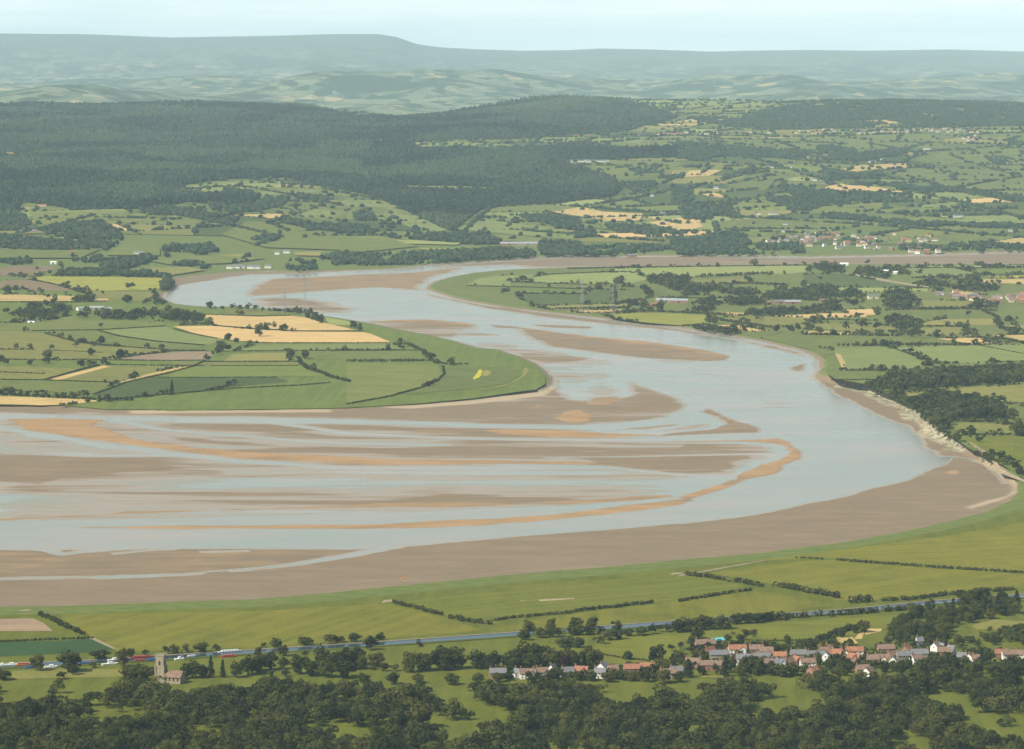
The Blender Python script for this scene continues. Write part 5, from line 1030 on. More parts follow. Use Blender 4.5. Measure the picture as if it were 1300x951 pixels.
# ------------------------------------------------------------------ houses
cache = {}
def house_parts(L, Wd, H, RH, wall, roof, gable):
    key = (L, Wd, H, RH, wall, roof, gable)
    if key in cache: return cache[key]
    x, y = L / 2, Wd / 2
    b = MB(); b.add([(-x, -y, -1), (x, -y, -1), (x, y, -1), (-x, y, -1), (-x, -y, H), (x, -y, H), (x, y, H), (-x, y, H), (-x, 0, H + RH), (x, 0, H + RH)],
                    [(0, 1, 5, 4), (2, 3, 7, 6), (1, 2, 6, 9, 5), (3, 0, 4, 8, 7)])
    if gable:   # a cross wing facing the front
        b.add([(x * .15, -y - 2.2, -1), (x * .85, -y - 2.2, -1), (x * .85, -y, -1), (x * .15, -y, -1), (x * .15, -y - 2.2, H), (x * .85, -y - 2.2, H), (x * .85, -y, H), (x * .15, -y, H), (x * .5, -y - 2.2, H + RH * .75)],
              [(0, 1, 5, 8, 4), (1, 2, 6, 5), (3, 0, 4, 7)])
    wm = b.mesh('wall', M[wall])
    r = MB(); o = .45; t = .22
    s = RH / y
    def slope(sgn):
        ey = sgn * (y + o); ez = H - o * s
        r.add([(-x - .3, ey, ez), (x + .3, ey, ez), (x + .3, 0, H + RH), (-x - .3, 0, H + RH), (-x - .3, ey, ez + t), (x + .3, ey, ez + t), (x + .3, 0, H + RH + t), (-x - .3, 0, H + RH + t)],
              [(0, 3, 2, 1), (4, 5, 6, 7), (0, 1, 5, 4), (1, 2, 6, 5), (3, 0, 4, 7)])
    slope(-1); slope(1)
    if gable:
        for sg in (-1, 1):
            ex = x * .5 + sg * (x * .35 + .35); top = H + RH * .75
            r.add([(ex, -y - 2.6, H - .3), (x * .5, -y - 2.6, top), (x * .5, -y * .1, top), (ex, -y * .1, H - .3), (ex, -y - 2.6, H - .05), (x * .5, -y - 2.6, top + .25), (x * .5, -y * .1, top + .25), (ex, -y * .1, H - .05)],
                  [(4, 5, 6, 7), (0, 3, 2, 1), (0, 1, 5, 4), (0, 4, 7, 3)])
    rm = r.mesh('roof', M[roof])
    c = MB(); c.box(-.45, .45, -.4, .4, -.6, 1.5); c.box(-.5, .5, -.45, .45, 1.5, 1.66); c.box(-.28, -.05, -.12, .12, 1.66, 2.0); c.box(.05, .28, -.12, .12, 1.66, 2.0)
    cm = c.mesh('chimney', M['brick'])
    wn = MB(); wn.box(-.55, .55, -.05, .02, 0, 1.2, 0); wn.box(-.65, .65, -.09, -.052, -.08, 0, 1); wn.box(-.03, .03, -.075, -.052, 0, 1.2, 1); wn.box(-.65, -.55, -.08, .02, 0, 1.2, 1); wn.box(.55, .65, -.08, .02, 0, 1.2, 1); wn.box(-.65, .65, -.08, .02, 1.2, 1.3, 1)
    win = wn.mesh('window', [M['glass'], M['b_white']])
    d = MB(); d.box(-.5, .5, -.06, .02, -.1, 2.05)
    dm = d.mesh('door', M['door'])
    cache[key] = (wm, rm, cm, win, dm); return cache[key]
def house(px, py, wall, roof, rz, L, Wd, H, RH, gable, label, group):
    x, y, z = P(px, py)
    e = empty('house', (x, y, z), rz); tag(e, label, 'house', group)
    wm, rm, cm, win, dm = house_parts(L, Wd, H, RH, wall, roof, gable)
    link('wall', wm, e); ro = link('roof', rm, e)
    link('chimney', cm, ro, (-L / 2 + .7, 0, H + RH))
    if L > 11: link('chimney', cm, ro, (L / 2 - .7, 0, H + RH))
    yy = -Wd / 2
    cols = [-L * .32, -L * .02] + ([] if gable else [L * .30])
    for q in cols: link('window', win, e, (q, yy, H - 1.75))
    link('window', win, e, (-L * .34, yy, .9)); link('door', dm, e, (-L * .10, yy, 0.05))
    if gable: link('window', win, e, (L * .25, yy - 2.2, H - 1.6)); link('window', win, e, (L * .25, yy - 2.2, .9))
    else: link('window', win, e, (L * .30, yy, .9))
    for sx in (-1, 1):
        w = link('window', win, e, (sx * L / 2, 0, H - 1.3)); w.rotation_euler = (0, 0, sx * math.pi / 2)
VH = [  # zoom, x, y foot, wall, roof, yaw deg, length, gable
 ('E', 160, 405, 'brick', 'r_slate', 4, 16, 0), ('E', 285, 402, 'white', 'r_slate', -60, 9, 0), ('E', 345, 408, 'white', 'r_brown', 6, 14, 0), ('E', 440, 400, 'stone', 'r_brown', 12, 12, 1), ('E', 505, 375, 'white', 'r_slate', 70, 9, 0), ('E', 600, 398, 'stone', 'r_slate', 20, 12, 0), ('E', 690, 392, 'brick', 'r_red', -15, 13, 1), ('E', 830, 368, 'white', 'r_slate', 60, 12, 0),
 ('E', 1008, 378, 'brick', 'r_red', 5, 15, 0), ('E', 1112, 372, 'brick', 'r_red', -12, 15, 0), ('E', 810, 404, 'white', 'r_slate', -10, 11, 0), ('E', 1240, 408, 'stone', 'r_brown', 4, 16, 0), ('E', 890, 385, 'cream', 'r_brown', 10, 10, 0),
 ('F', 300, 238, 'brick', 'r_brown', 10, 20, 0), ('F', 322, 290, 'brick', 'r_red', 62, 13, 0), ('F', 218, 368, 'brick', 'r_brown', -20, 15, 0), ('F', 340, 385, 'brick', 'r_brown', 0, 22, 0), ('F', 392, 312, 'stone', 'r_slate', 8, 18, 0), ('F', 520, 275, 'white', 'r_red', 4, 18, 1), ('F', 572, 340, 'white', 'r_slate', -4, 17, 1), ('F', 692, 330, 'white', 'r_slate', 5, 16, 0), ('F', 812, 325, 'white', 'r_red', -10, 14, 0),
 ('F', 800, 372, 'white', 'r_slate', 8, 14, 1), ('F', 876, 362, 'brick', 'r_brown', 55, 11, 0), ('F', 930, 355, 'brick', 'r_red', -65, 11, 0), ('F', 1005, 368, 'white', 'r_brown', 6, 15, 0), ('F', 1062, 318, 'stone', 'r_slate', 5, 17, 0), ('F', 1132, 322, 'white', 'r_slate', 75, 10, 0), ('F', 1195, 308, 'brick', 'r_red', -30, 14, 0), ('F', 1040, 425, 'brick', 'r_red', 50, 11, 0), ('F', 720, 372, 'brick', 'r_brown', 10, 15, 0),
 ('F', 490, 335, 'white', 'r_brown', 60, 9, 0), ('F', 540, 382, 'cream', 'r_brown', 70, 10, 0), ('F', 100, 425, 'cream', 'r_slate', 12, 12, 0), ('F', 650, 275, 'stone', 'r_brown', 0, 14, 0), ('F', 722, 290, 'brick', 'r_brown', -8, 13, 0), ('F', 940, 310, 'stone', 'r_slate', 4, 16, 0), ('F', 1130, 290, 'brick', 'r_brown', 8, 14, 0),
 ('G', 5, 305, 'brick', 'r_red', 15, 14, 0), ('G', 80, 308, 'white', 'r_red', 80, 9, 0), ('G', 135, 288, 'white', 'r_red', 4, 17, 0), ('G', 130, 335, 'brick', 'r_red', -25, 12, 1), ('G', 350, 272, 'brick', 'r_brown', 8, 17, 0), ('G', 318, 342, 'cream', 'r_brown', -12, 13, 1), ('G', 395, 318, 'brick', 'r_brown', 40, 12, 0), ('G', 490, 275, 'brick', 'r_red', 68, 12, 0), ('G', 470, 320, 'stone', 'r_slate', 12, 14, 0), ('G', 580, 305, 'stone', 'r_slate', 3, 17, 0), ('G', 560, 342, 'white', 'r_brown', 30, 12, 0),
 ('G', 700, 258, 'white', 'r_slate', 50, 11, 1), ('G', 855, 328, 'stone', 'r_slate', -10, 14, 0), ('G', 932, 332, 'white', 'r_red', 66, 13, 0), ('G', 972, 338, 'white', 'r_brown', 0, 9, 0), ('G', 1140, 305, 'brick', 'r_red', 10, 12, 0), ('G', 1200, 312, 'white', 'r_brown', 6, 15, 0), ('G', 1285, 312, 'white', 'r_brown', -8, 15, 0), ('G', 232, 432, 'white', 'r_brown', 58, 13, 0), ('G', 190, 415, 'brick', 'r_brown', 10, 13, 0), ('G', 750, 292, 'brick', 'r_brown', -5, 13, 0), ('G', 580, 215, 'white', 'r_slate', 20, 7, 0),
 ('G', 400, 350, 'white', 'r_slate', 75, 8, 0), ('G', 800, 275, 'white', 'r_slate', -50, 9, 0), ('G', 260, 345, 'brick', 'r_brown', 0, 12, 0)]
WN = {'white': 'white rendered', 'cream': 'cream rendered', 'brick': 'red brick', 'stone': 'grey stone'}; RN = {'r_red': 'orange red tiled', 'r_brown': 'brown tiled', 'r_slate': 'grey slate'}
hg = {}
for r in VH:
    q = Z(r[0], [(r[1], r[2])])[0]; hg.setdefault((r[3], r[4]), []).append((q, r))
for (wl, rf), rows in hg.items():
    rows.sort(key=lambda t: t[0][0])
    for i, (q, r) in enumerate(rows):
        lab = f'{WN[wl]} village house with {RN[rf]} roof, {ORD[i]} of its kind from the left'
        L = r[6]; H = 4.6 if L < 10 else 5.2
        house(q[0], q[1], wl, rf, R(r[5]), L * .80, 6.4 if L > 10 else 5.6, H - .4, 3.0, bool(r[7]), lab, 'houses of the near village')
# far houses: one small mesh each
def far_mesh(L, Wd, H, RH, wall, roof):
    key = ('f', L, Wd, H, wall, roof)
    if key not in cache:
        b = MB(); x, y = L / 2, Wd / 2
        b.add([(-x, -y, -2), (x, -y, -2), (x, y, -2), (-x, y, -2), (-x, -y, H), (x, -y, H), (x, y, H), (-x, y, H), (-x, 0, H + RH), (x, 0, H + RH)], [(0, 1, 5, 4), (2, 3, 7, 6), (1, 2, 6, 9, 5), (3, 0, 4, 8, 7)], 0)
        for s in (-1, 1):
            e = s * (y + .4); ez = H - .3
            b.add([(-x - .3, e, ez), (x + .3, e, ez), (x + .3, 0, H + RH + .1), (-x - .3, 0, H + RH + .1), (-x - .3, e, ez + .2), (x + .3, e, ez + .2), (x + .3, 0, H + RH + .3), (-x - .3, 0, H + RH + .3)], [(0, 3, 2, 1), (4, 5, 6, 7), (0, 1, 5, 4), (1, 2, 6, 5), (3, 0, 4, 7)], 1)
        b.box(x - 1.4, x - .5, -.4, .4, H + RH - .5, H + RH + 1.3, 2)
        for q in (-.3, 0, .3):
            b.box(q * L - .5, q * L + .5, -y - .04, -y + .05, H - 1.7, H - .6, 3); b.box(q * L - .5, q * L + .5, -y - .04, -y + .05, .8, 2.0, 3)
        cache[key] = b.mesh('house', [M[wall], M[roof], M['brick'], M['glass']])
    return cache[key]
def far_house(px, py, wall, roof, L, label, group, name='house', cat='house', rz=None, H=5.0, Wd=7.0):
    x, y, z = P(px, py)
    o = link(name, far_mesh(L, Wd, H, 3.0, wall, roof), None, (x, y, z)); o.rotation_euler = (0, 0, random.uniform(-.6, .6) if rz is None else rz)
    tag(o, label, cat, group)
def village(z, pts, n, lab, grp, pw=.6, Ls=(9, 12, 15)):
    w = Z(z, pts); a = np.array(w); k = 0; used = []
    tries = 0
    while k < n and tries < 20000:
        tries += 1
        x = random.uniform(a[:, 0].min(), a[:, 0].max()); y = random.uniform(a[:, 1].min(), a[:, 1].max())
        if not inside(w, np.array([x]), np.array([y]))[0] or any(abs(x - u) < 4.2 and abs(y - v) < 1.3 for u, v in used): continue
        used.append((x, y)); wl = 'white' if random.random() < pw else random.choice(['brick', 'stone', 'cream']); rf = random.choice(['r_red', 'r_brown', 'r_slate', 'r_brown'])
        far_house(x, y, wl, rf, random.choice(Ls), lab, grp); k += 1
village('c', [(275, 368), (330, 352), (400, 345), (450, 345), (530, 345), (640, 355), (850, 372), (880, 400), (990, 402), (985, 418), (850, 420), (560, 410), (440, 395), (300, 385)], 78, 'tiny house of the hillside town across the river', 'houses of the town across the river', .6)
village('c', [(800, 350), (960, 355), (1000, 385), (900, 400), (860, 380)], 10, 'tiny house on the slope right of the town across the river', 'houses right of the town across the river', .5)
village('d', [(0, 500), (130, 497), (420, 492), (560, 488), (760, 492), (980, 484), (1130, 490), (1130, 515), (1060, 512), (1040, 500), (820, 505), (580, 505), (420, 502), (130, 508), (0, 512)], 66, 'tiny pale house in the long street on the far hilltop', 'houses of the far hilltop street', .75, (11, 14, 17))
village('6', [(760, 258), (870, 240), (930, 250), (960, 268), (1090, 262), (1140, 275), (1300, 255), (1420, 255), (1420, 300), (1300, 300), (1140, 300), (960, 290), (870, 268)], 34, 'small house of the hamlet at the right edge of the plain', 'houses of the hamlet on the plain', .35)
village('d', [(1120, 380), (1200, 382), (1300, 385), (1300, 405), (1230, 400), (1130, 390)], 12, 'tiny pale house on the wooded skyline at upper right', 'houses on the upper right skyline', .8)
village('d', [(1040, 520), (1120, 515), (1120, 540), (1050, 535)], 8, 'tiny pale house below the far hilltop street', 'houses below the far hilltop street', .8)
SING = [('c', 130, 48, 'isolated pale house on the wooded hill left of the hay fields', 3), ('c', 345, 100, 'farmhouse in the white farm group above the hay field', 3), ('c', 420, 100, 'end house of the white farm group above the hay field', 2), ('c', 515, 148, 'white house below the hay fields in the middle of the hillside', 2), ('c', 545, 165, 'brown house beside the hay field', 1), ('c', 660, 65, 'white house left of the hill hamlet', 2), ('c', 730, 80, 'white house in the hill hamlet', 3), ('c', 770, 70, 'white house at the right of the hill hamlet', 2), ('c', 935, 30, 'white farm on the right hillside', 3), ('c', 485, 62, 'lone white house in the wooded hillside', 1), ('c', 200, 82, 'lone white house over the pasture', 1),
 ('c', 145, 178, 'pale farm beside the small hay field', 2), ('c', 360, 275, 'long pale farmhouse above the riverside town', 3), ('c', 305, 275, 'small house left of the long pale farmhouse', 1), ('c', 1050, 285, 'pale farm buildings on the right hillside', 3), ('c', 1250, 338, 'white house at the far right above the river', 1), ('c', 405, 315, 'tall white house above the riverside town', 1), ('c', 405, 342, 'large white house at the upper edge of the riverside town', 2), ('b', 1140, 205, 'pale farm at the edge of the forest', 2), ('b', 1175, 207, 'white cottage at the edge of the forest', 1), ('b', 30, 180, 'red house among trees on the left hillside', 1),
 ('b', 1215, 275, 'brick farm between the hay fields', 2), ('b', 1280, 275, 'pale farm beside the right hay field', 2), ('a', 157, 245, 'large pinkish country house at the forest edge', 3), ('a', 100, 335, 'brown farmhouse below the country house', 2), ('a', 130, 342, 'brick barn beside the brown farmhouse', 1), ('a', 520, 424, 'long pale farm in the trees above the river bend', 3), ('a', 275, 420, 'red cottage in the left trees', 1), ('a', 1040, 423, 'white house left of the pale strip above the river', 1), ('a', 1075, 418, 'pale farm left of the yellow strip above the river', 2), ('e', 890, 512, 'red roofed house by the far meadow', 2), ('e', 935, 512, 'red brick house by the far meadow', 2), ('e', 1130, 510, 'white house on the far slope', 1), ('e', 985, 388, 'white farm on the far ridge', 3), ('e', 850, 385, 'pale house on the far ridge', 2), ('e', 1090, 378, 'pale house among far ridge fields', 2)]
for z, x, y, lab, n in SING:
    q = Z(z, [(x, y)])[0]
    far_house(q[0], q[1], 'white' if 'white' in lab or 'pale' in lab else ('cream' if 'pink' in lab else 'brick'), 'r_red' if 'red' in lab or 'pink' in lab else 'r_slate', {1: 11, 2: 15, 3: 24}[n], lab, None, rz=random.uniform(-.2, .2))
for i, (z, xs_, y, L, wl, rf, where) in enumerate([('a', (862, 885, 905, 940, 965, 1005), 476, 15, 'white', 'r_slate', 'white waterside house on the far left river bank'), ('b', (818, 832, 848, 864, 878, 908, 930, 945, 960, 985, 1002), 77, 24, 'white', 'r_slate', 'white house in the row at the edge of the forest'), ('d', (350, 365, 385, 405), 458, 22, 'white', 'r_slate', 'white house in the small far cluster over the street'), ('e', (1205, 1225, 1245, 1265, 1285), 508, 20, 'white', 'r_red', 'pale house at the left end of the far hilltop street')]):
    for k, x in enumerate(xs_):
        q = Z(z, [(x, y + random.uniform(-2, 2))])[0]; far_house(q[0], q[1], wl, rf, L * random.uniform(.8, 1.1), f'{where}, {ORD[k]} from the left', where.replace('house', 'houses'), rz=random.uniform(-.15, .15))
# farm barns
def barn(z, x, y, L, Wd, rz, lab, wall='stone', roof='barnroof', H=4.5):
    q = Z(z, [(x, y)])[0]; X, Yq, Zq = P(*q)
    e = empty('barn', (X, Yq, Zq), rz); tag(e, lab, 'barn', 'farm barns')
    b = MB(); b.add([(-L / 2, -Wd / 2, -1), (L / 2, -Wd / 2, -1), (L / 2, Wd / 2, -1), (-L / 2, Wd / 2, -1), (-L / 2, -Wd / 2, H), (L / 2, -Wd / 2, H), (L / 2, Wd / 2, H), (-L / 2, Wd / 2, H), (-L / 2, 0, H + Wd * .22), (L / 2, 0, H + Wd * .22)], [(0, 1, 5, 4), (2, 3, 7, 6), (1, 2, 6, 9, 5), (3, 0, 4, 8, 7)])
    link('wall', b.mesh('wall', M[wall]), e)
    r = MB()
    for s in (-1, 1):
        ey = s * (Wd / 2 + .4); r.add([(-L / 2 - .4, ey, H - .15), (L / 2 + .4, ey, H - .15), (L / 2 + .4, 0, H + Wd * .22 + .05), (-L / 2 - .4, 0, H + Wd * .22 + .05), (-L / 2 - .4, ey, H + .1), (L / 2 + .4, ey, H + .1), (L / 2 + .4, 0, H + Wd * .22 + .3), (-L / 2 - .4, 0, H + Wd * .22 + .3)], [(0, 3, 2, 1), (4, 5, 6, 7), (0, 1, 5, 4), (1, 2, 6, 5), (3, 0, 4, 7)])
    link('roof', r.mesh('roof', M[roof]), e)
    d = MB(); d.box(-2, 2, -Wd / 2 - .08, -Wd / 2 + .02, -.2, 3.6); link('door', d.mesh('door', M['door']), e)
barn('1', 188, 382, 12, 5, 0, 'long white shed in the left peninsula pasture', 'white', 'b_white', 2.6)
barn('1', 322, 25, 14, 7, 0, 'white shed left of the far tree row', 'white', 'b_white'); barn('1', 500, 305, 22, 10, .5, 'pale barn at the left of the peninsula farm', 'white', 'barnroof'); barn('1', 585, 302, 26, 12, -.1, 'grey roofed barn in the middle of the peninsula farm'); barn('1', 645, 308, 18, 9, .1, 'small grey roofed barn at the right of the peninsula farm')
barn('5', 330, 320, 40, 16, -.1, 'long grey roofed barn of the riverside farm'); barn('5', 410, 322, 34, 14, -.1, 'grey barn right of the long riverside barn', 'brick'); barn('5', 255, 345, 14, 9, .3, 'brick barn beside the dark conifer of the riverside farm', 'brick', 'r_red'); barn('5', 1055, 328, 24, 13, .05, 'blue grey roofed barn in the meadows village', 'brick', 'r_slate'); barn('5', 1130, 330, 30, 13, .1, 'pale roofed barn in the meadows village', 'brick'); barn('5', 975, 335, 12, 8, .6, 'red brick barn left of the meadows village', 'brick', 'r_red'); barn('5', 1255, 228, 22, 10, 0, 'white barn behind the meadows village', 'white', 'b_white')
barn('6', 410, 278, 20, 10, .2, 'pale big farmhouse barn among trees on the plain', 'cream', 'r_slate', 6); barn('6', 115, 296, 14, 9, .2, 'brick barn left of the pale big barn', 'brick', 'r_brown'); barn('6', 555, 130, 18, 8, 0, 'white shed behind the dark thicket on the plain', 'white', 'b_white'); barn('6', 240, 80, 18, 8, 0, 'white barn beside the muddy far reach', 'white', 'b_white'); barn('6', 485, 122, 14, 8, 0, 'pale shed inside the dark thicket on the plain', 'white', 'b_white')
barn('b', 640, 388, 44, 16, .05, 'long pale barn left in the farm on the far bank', 'brick'); barn('b', 710, 388, 50, 16, 0, 'long grey barn right in the farm on the far bank', 'stone'); barn('b', 1100, 432, 24, 10, 0, 'dark jetty building on the far shore', 'brick', 'r_slate')
barn('F', 385, 195, 9, 6, .4, 'small shed with turquoise roof above the village', 'white', 'teal', 2.6)

# ------------------------------------------------------------------ church
cx, cy, cz = P(204.5, 866)
ch = empty('church', (cx, cy, cz), R(-14)); tag(ch, 'old stone church with a square battlemented tower near the canal', 'church')
k = cy / F
tw = 3.3; TH = 37 * k
b = MB(); b.box(-tw, tw, -tw, tw, -1, TH * .42); b.box(-tw + .2, tw - .2, -tw + .2, tw - .2, TH * .42, TH * .93); b.box(-tw - .05, tw + .05, -tw - .05, tw + .05, TH * .93, TH * .95)
for sx in (-1, 1):
    for sy in (-1, 1): b.box(sx * tw - .5, sx * tw + .5, sy * tw - .5, sy * tw + .5, -1, TH * .6)
tower = link('tower', b.mesh('tower', M['stone']), ch)
b = MB()
for i in range(4):
    for q in range(5):
        a = -tw + q * tw / 2; s = tw / 4 * .6
        if i == 0: b.box(a - s, a + s, -tw - .02, -tw + .4, TH * .952, TH)
        if i == 1: b.box(a - s, a + s, tw - .4, tw + .02, TH * .952, TH)
        if i == 2 and 0 < q < 4: b.box(-tw - .02, -tw + .4, a - s, a + s, TH * .952, TH)
        if i == 3 and 0 < q < 4: b.box(tw - .4, tw + .02, a - s, a + s, TH * .952, TH)
link('battlement', b.mesh('battlement', M['stone']), tower)
for a, sz in (((0, -tw + .2), 0), ((tw - .2, 0), math.pi / 2), ((-tw + .2, 0), -math.pi / 2)):
    w = MB(); w.add([(-.8, -.08, 0), (.8, -.08, 0), (.8, -.08, 2.4), (0, -.08, 3.4), (-.8, -.08, 2.4), (-.8, .05, 0), (.8, .05, 0), (.8, .05, 2.4), (0, .05, 3.4), (-.8, .05, 2.4)], [(0, 1, 2, 3, 4), (0, 5, 6, 1), (1, 6, 7, 2), (2, 7, 8, 3), (3, 8, 9, 4), (4, 9, 5, 0)])
    o = link('window', w.mesh('window', M['glass']), tower, (a[0], a[1], TH * .62)); o.rotation_euler = (0, 0, sz)
b = MB(); L = 14
b.add([(tw, -5.5, -1), (tw + L, -5.5, -1), (tw + L, 5.5, -1), (tw, 5.5, -1), (tw, -5.5, 5), (tw + L, -5.5, 5), (tw + L, 5.5, 5), (tw, 5.5, 5), (tw, 0, 9), (tw + L, 0, 9)], [(0, 1, 5, 4), (2, 3, 7, 6), (1, 2, 6, 9, 5), (3, 0, 4, 8, 7)])
nave = link('nave', b.mesh('nave', M['stone']), ch)
b = MB()
for s in (-1, 1): b.add([(tw + .02, s * 6, 4.7), (tw + L + .3, s * 6, 4.7), (tw + L + .3, 0, 9.1), (tw + .02, 0, 9.1), (tw + .02, s * 6, 4.95), (tw + L + .3, s * 6, 4.95), (tw + L + .3, 0, 9.4), (tw + .02, 0, 9.4)], [(0, 3, 2, 1), (4, 5, 6, 7), (0, 1, 5, 4), (1, 2, 6, 5), (3, 0, 4, 7)])
link('roof', b.mesh('roof', M['r_brown']), ch)
for q in range(4):
    w = MB(); w.add([(-.6, -.06, 0), (.6, -.06, 0), (.6, -.06, 1.9), (0, -.06, 2.7), (-.6, -.06, 1.9), (-.6, .05, 0), (.6, .05, 0), (.6, .05, 1.9), (0, .05, 2.7), (-.6, .05, 1.9)], [(0, 1, 2, 3, 4), (0, 5, 6, 1), (1, 6, 7, 2), (2, 7, 8, 3), (3, 8, 9, 4), (4, 9, 5, 0)])
    link('window', w.mesh('window', M['glass']), nave, (tw + 2.2 + q * 3.2, -5.5, 2.2))

# ------------------------------------------------------------------ boats
def boat(px, py, kind, hull, top, L, lab, z=3.42, rz=None):
    a, b_, c = ray(px, py); t = (z - CAMH) / c; x, y = a * t, b_ * t
    if rz is None:
        i = min(range(len(cl) - 1), key=lambda j: abs((cl[j][0] + cl[j + 1][0]) / 2 - x)); rz = math.atan2(cl[i + 1][1] - cl[i][1], cl[i + 1][0] - cl[i][0])
    e = empty('narrowboat' if kind == 'n' else 'cabin_cruiser' if kind == 'c' else 'dinghy', (x, y, z), rz); tag(e, lab, 'boat', 'boats moored on the canal' if kind != 'd' else None)
    Wd = 2.1 if kind == 'n' else 3.0 if kind == 'c' else 1.9
    def ring(X, w, z0, z1): return [(X, -w, z1), (X, -w * .8, z0), (X, w * .8, z0), (X, w, z1)]
    h = Wd / 2; fb = .7 if kind == 'n' else 1.0 if kind == 'c' else .55
    hb = MB(); hb.loft([ring(-L / 2, h * .8, -.25, fb), ring(-L * .4, h, -.35, fb * .95), ring(L * .25, h, -.35, fb), ring(L * .4, h * .75, -.3, fb * 1.1), ring(L / 2, .08, -.1, fb * 1.3)])
    link('hull', hb.mesh('hull', M[hull]), e)
    if kind == 'd':
        s = MB(); s.box(-.25, .1, -h * .85, h * .85, fb - .02, fb + .06); link('seat', s.mesh('seat', M['door']), e); return
    cb = MB(); c0, c1 = (-L * .36, L * .34) if kind == 'n' else (-L * .12, L * .24); hh = 1.0 if kind == 'n' else 1.2
    cb.add([(c0, -h * .85, fb * .9), (c1, -h * .85, fb * .9), (c1, h * .85, fb * .9), (c0, h * .85, fb * .9), (c0 + .1, -h * .7, fb + hh), (c1 - (.1 if kind == 'n' else .9), -h * .7, fb + hh), (c1 - (.1 if kind == 'n' else .9), h * .7, fb + hh), (c0 + .1, h * .7, fb + hh)], [(4, 5, 6, 7), (0, 1, 5, 4), (1, 2, 6, 5), (2, 3, 7, 6), (3, 0, 4, 7)])
    cab = link('cabin', cb.mesh('cabin', M[top]), e)
    n = 5 if kind == 'n' else 2
    wb = MB(); wb.box(-.4, .4, -.04, .04, -.22, .22); wm = wb.mesh('window', M['glass'])
    for q in range(n): link('window', wm, cab, (c0 + (c1 - c0) * (q + .6) / (n + .4), -h * .78 - .03, fb + hh * .55)).rotation_euler = (R(-10), 0, 0)
    if kind == 'c':
        w = MB(); w.bar((c0, -h * .7, fb + hh + .05), (c0, h * .7, fb + hh + .05), .06); w.bar((-L * .45, -h * .8, fb), (-L * .45, -h * .8, fb + .8), .03); w.bar((-L * .45, h * .8, fb), (-L * .45, h * .8, fb + .8), .03); w.bar((-L * .45, -h * .8, fb + .8), (-L * .45, h * .8, fb + .8), .03)
        link('rail', w.mesh('rail', M['steel']), e)
for X, Y, kd, hu, tp, L, lab in [(10, 572, 'c', 'b_white', 'b_white', 9, 'white cabin cruiser at the far left end of the canal'), (55, 570, 'c', 'b_white', 'b_white', 12, 'large white cabin cruiser left of the red boat'), (115, 568, 'n', 'b_orange', 'b_red', 12, 'red and orange narrowboat near the left end of the moorings'), (150, 583, 'n', 'b_blue', 'b_blue', 10, 'blue narrowboat just right of the red and orange one'), (255, 580, 'c', 'b_white', 'b_white', 11, 'white cabin cruiser behind the big round tree'), (425, 563, 'n', 'b_blue', 'b_blue', 11, 'blue narrowboat moored alone in the middle of the moorings'),
   (570, 546, 'c', 'b_white', 'b_white', 10, 'white cabin cruiser lying against the far bank of the canal'), (550, 566, 'c', 'b_white', 'b_white', 13, 'white cabin cruiser lying against the near bank of the canal'), (710, 531, 'n', 'b_red', 'b_red', 19, 'long red narrowboat left of the church tower'), (700, 549, 'n', 'b_green', 'b_red', 12, 'green and red narrowboat on the near side, left of the church tower'), (760, 546, 'n', 'b_blue', 'b_blue', 10, 'blue narrowboat just left of the church tower'), (897, 541, 'c', 'b_white', 'b_white', 8, 'small white cabin cruiser alone right of the church tower'), (958, 529, 'n', 'b_blue', 'b_white', 9, 'blue hulled narrowboat with white cabin right of the church'), (1150, 502, 'n', 'b_white', 'b_white', 20, 'long white narrowboat against the far bank right of the church'), (1145, 527, 'n', 'b_red', 'b_red', 14, 'red narrowboat on the near side, farthest right')]:
    q = Z('A', [(X, Y)])[0]; boat(q[0], q[1], kd, hu, tp, L, lab)
boat(512, 734.5, 'd', 'b_orange', 'b_orange', 4.2, 'small orange dinghy stranded on the brown mud', z=.62, rz=.3)

# ------------------------------------------------------------------ pylons
def pylon(px, py, hpx, lab):
    x, y, z = P(px, py); Hh = hpx * y / F
    e = empty('pylon', (x, y, z), R(25)); tag(e, lab, 'pylon', 'electricity pylons across the river')
    b = MB(); B = 4.2; t = .8
    lv = [0, .2, .38, .54, .68, .8, .9, 1.0]; hw = [B, B * .78, B * .6, B * .45, B * .33, B * .26, B * .2, .15]
    for i in range(len(lv) - 1):
        for sx, sy in ((-1, -1), (1, -1), (1, 1), (-1, 1)): b.bar((sx * hw[i], sy * hw[i], lv[i] * Hh), (sx * hw[i + 1], sy * hw[i + 1], lv[i + 1] * Hh), .11)
        for (a1, b1), (a2, b2) in (((-1, -1), (1, -1)), ((1, -1), (1, 1)), ((1, 1), (-1, 1)), ((-1, 1), (-1, -1))):
            b.bar((a1 * hw[i], b1 * hw[i], lv[i] * Hh), (a2 * hw[i + 1], b2 * hw[i + 1], lv[i + 1] * Hh), .05); b.bar((a2 * hw[i], b2 * hw[i], lv[i] * Hh), (a1 * hw[i + 1], b1 * hw[i + 1], lv[i + 1] * Hh), .05)
    link('lattice_tower', b.mesh('lattice_tower', M['steel']), e)
    for f, w in ((.66, 6), (.78, 8), (.9, 5.5)):
        c = MB()
        for s in (-1, 1): c.bar((0, 0, f * Hh + .8), (s * w, 0, f * Hh), .12); c.bar((0, .8, f * Hh - .5), (s * w, 0, f * Hh), .1); c.bar((0, -.8, f * Hh - .5), (s * w, 0, f * Hh), .1); c.bar((s * w, 0, f * Hh), (s * w, 0, f * Hh - 2.2), .12)
        link('crossarm', c.mesh('crossarm', M['steel']), e)
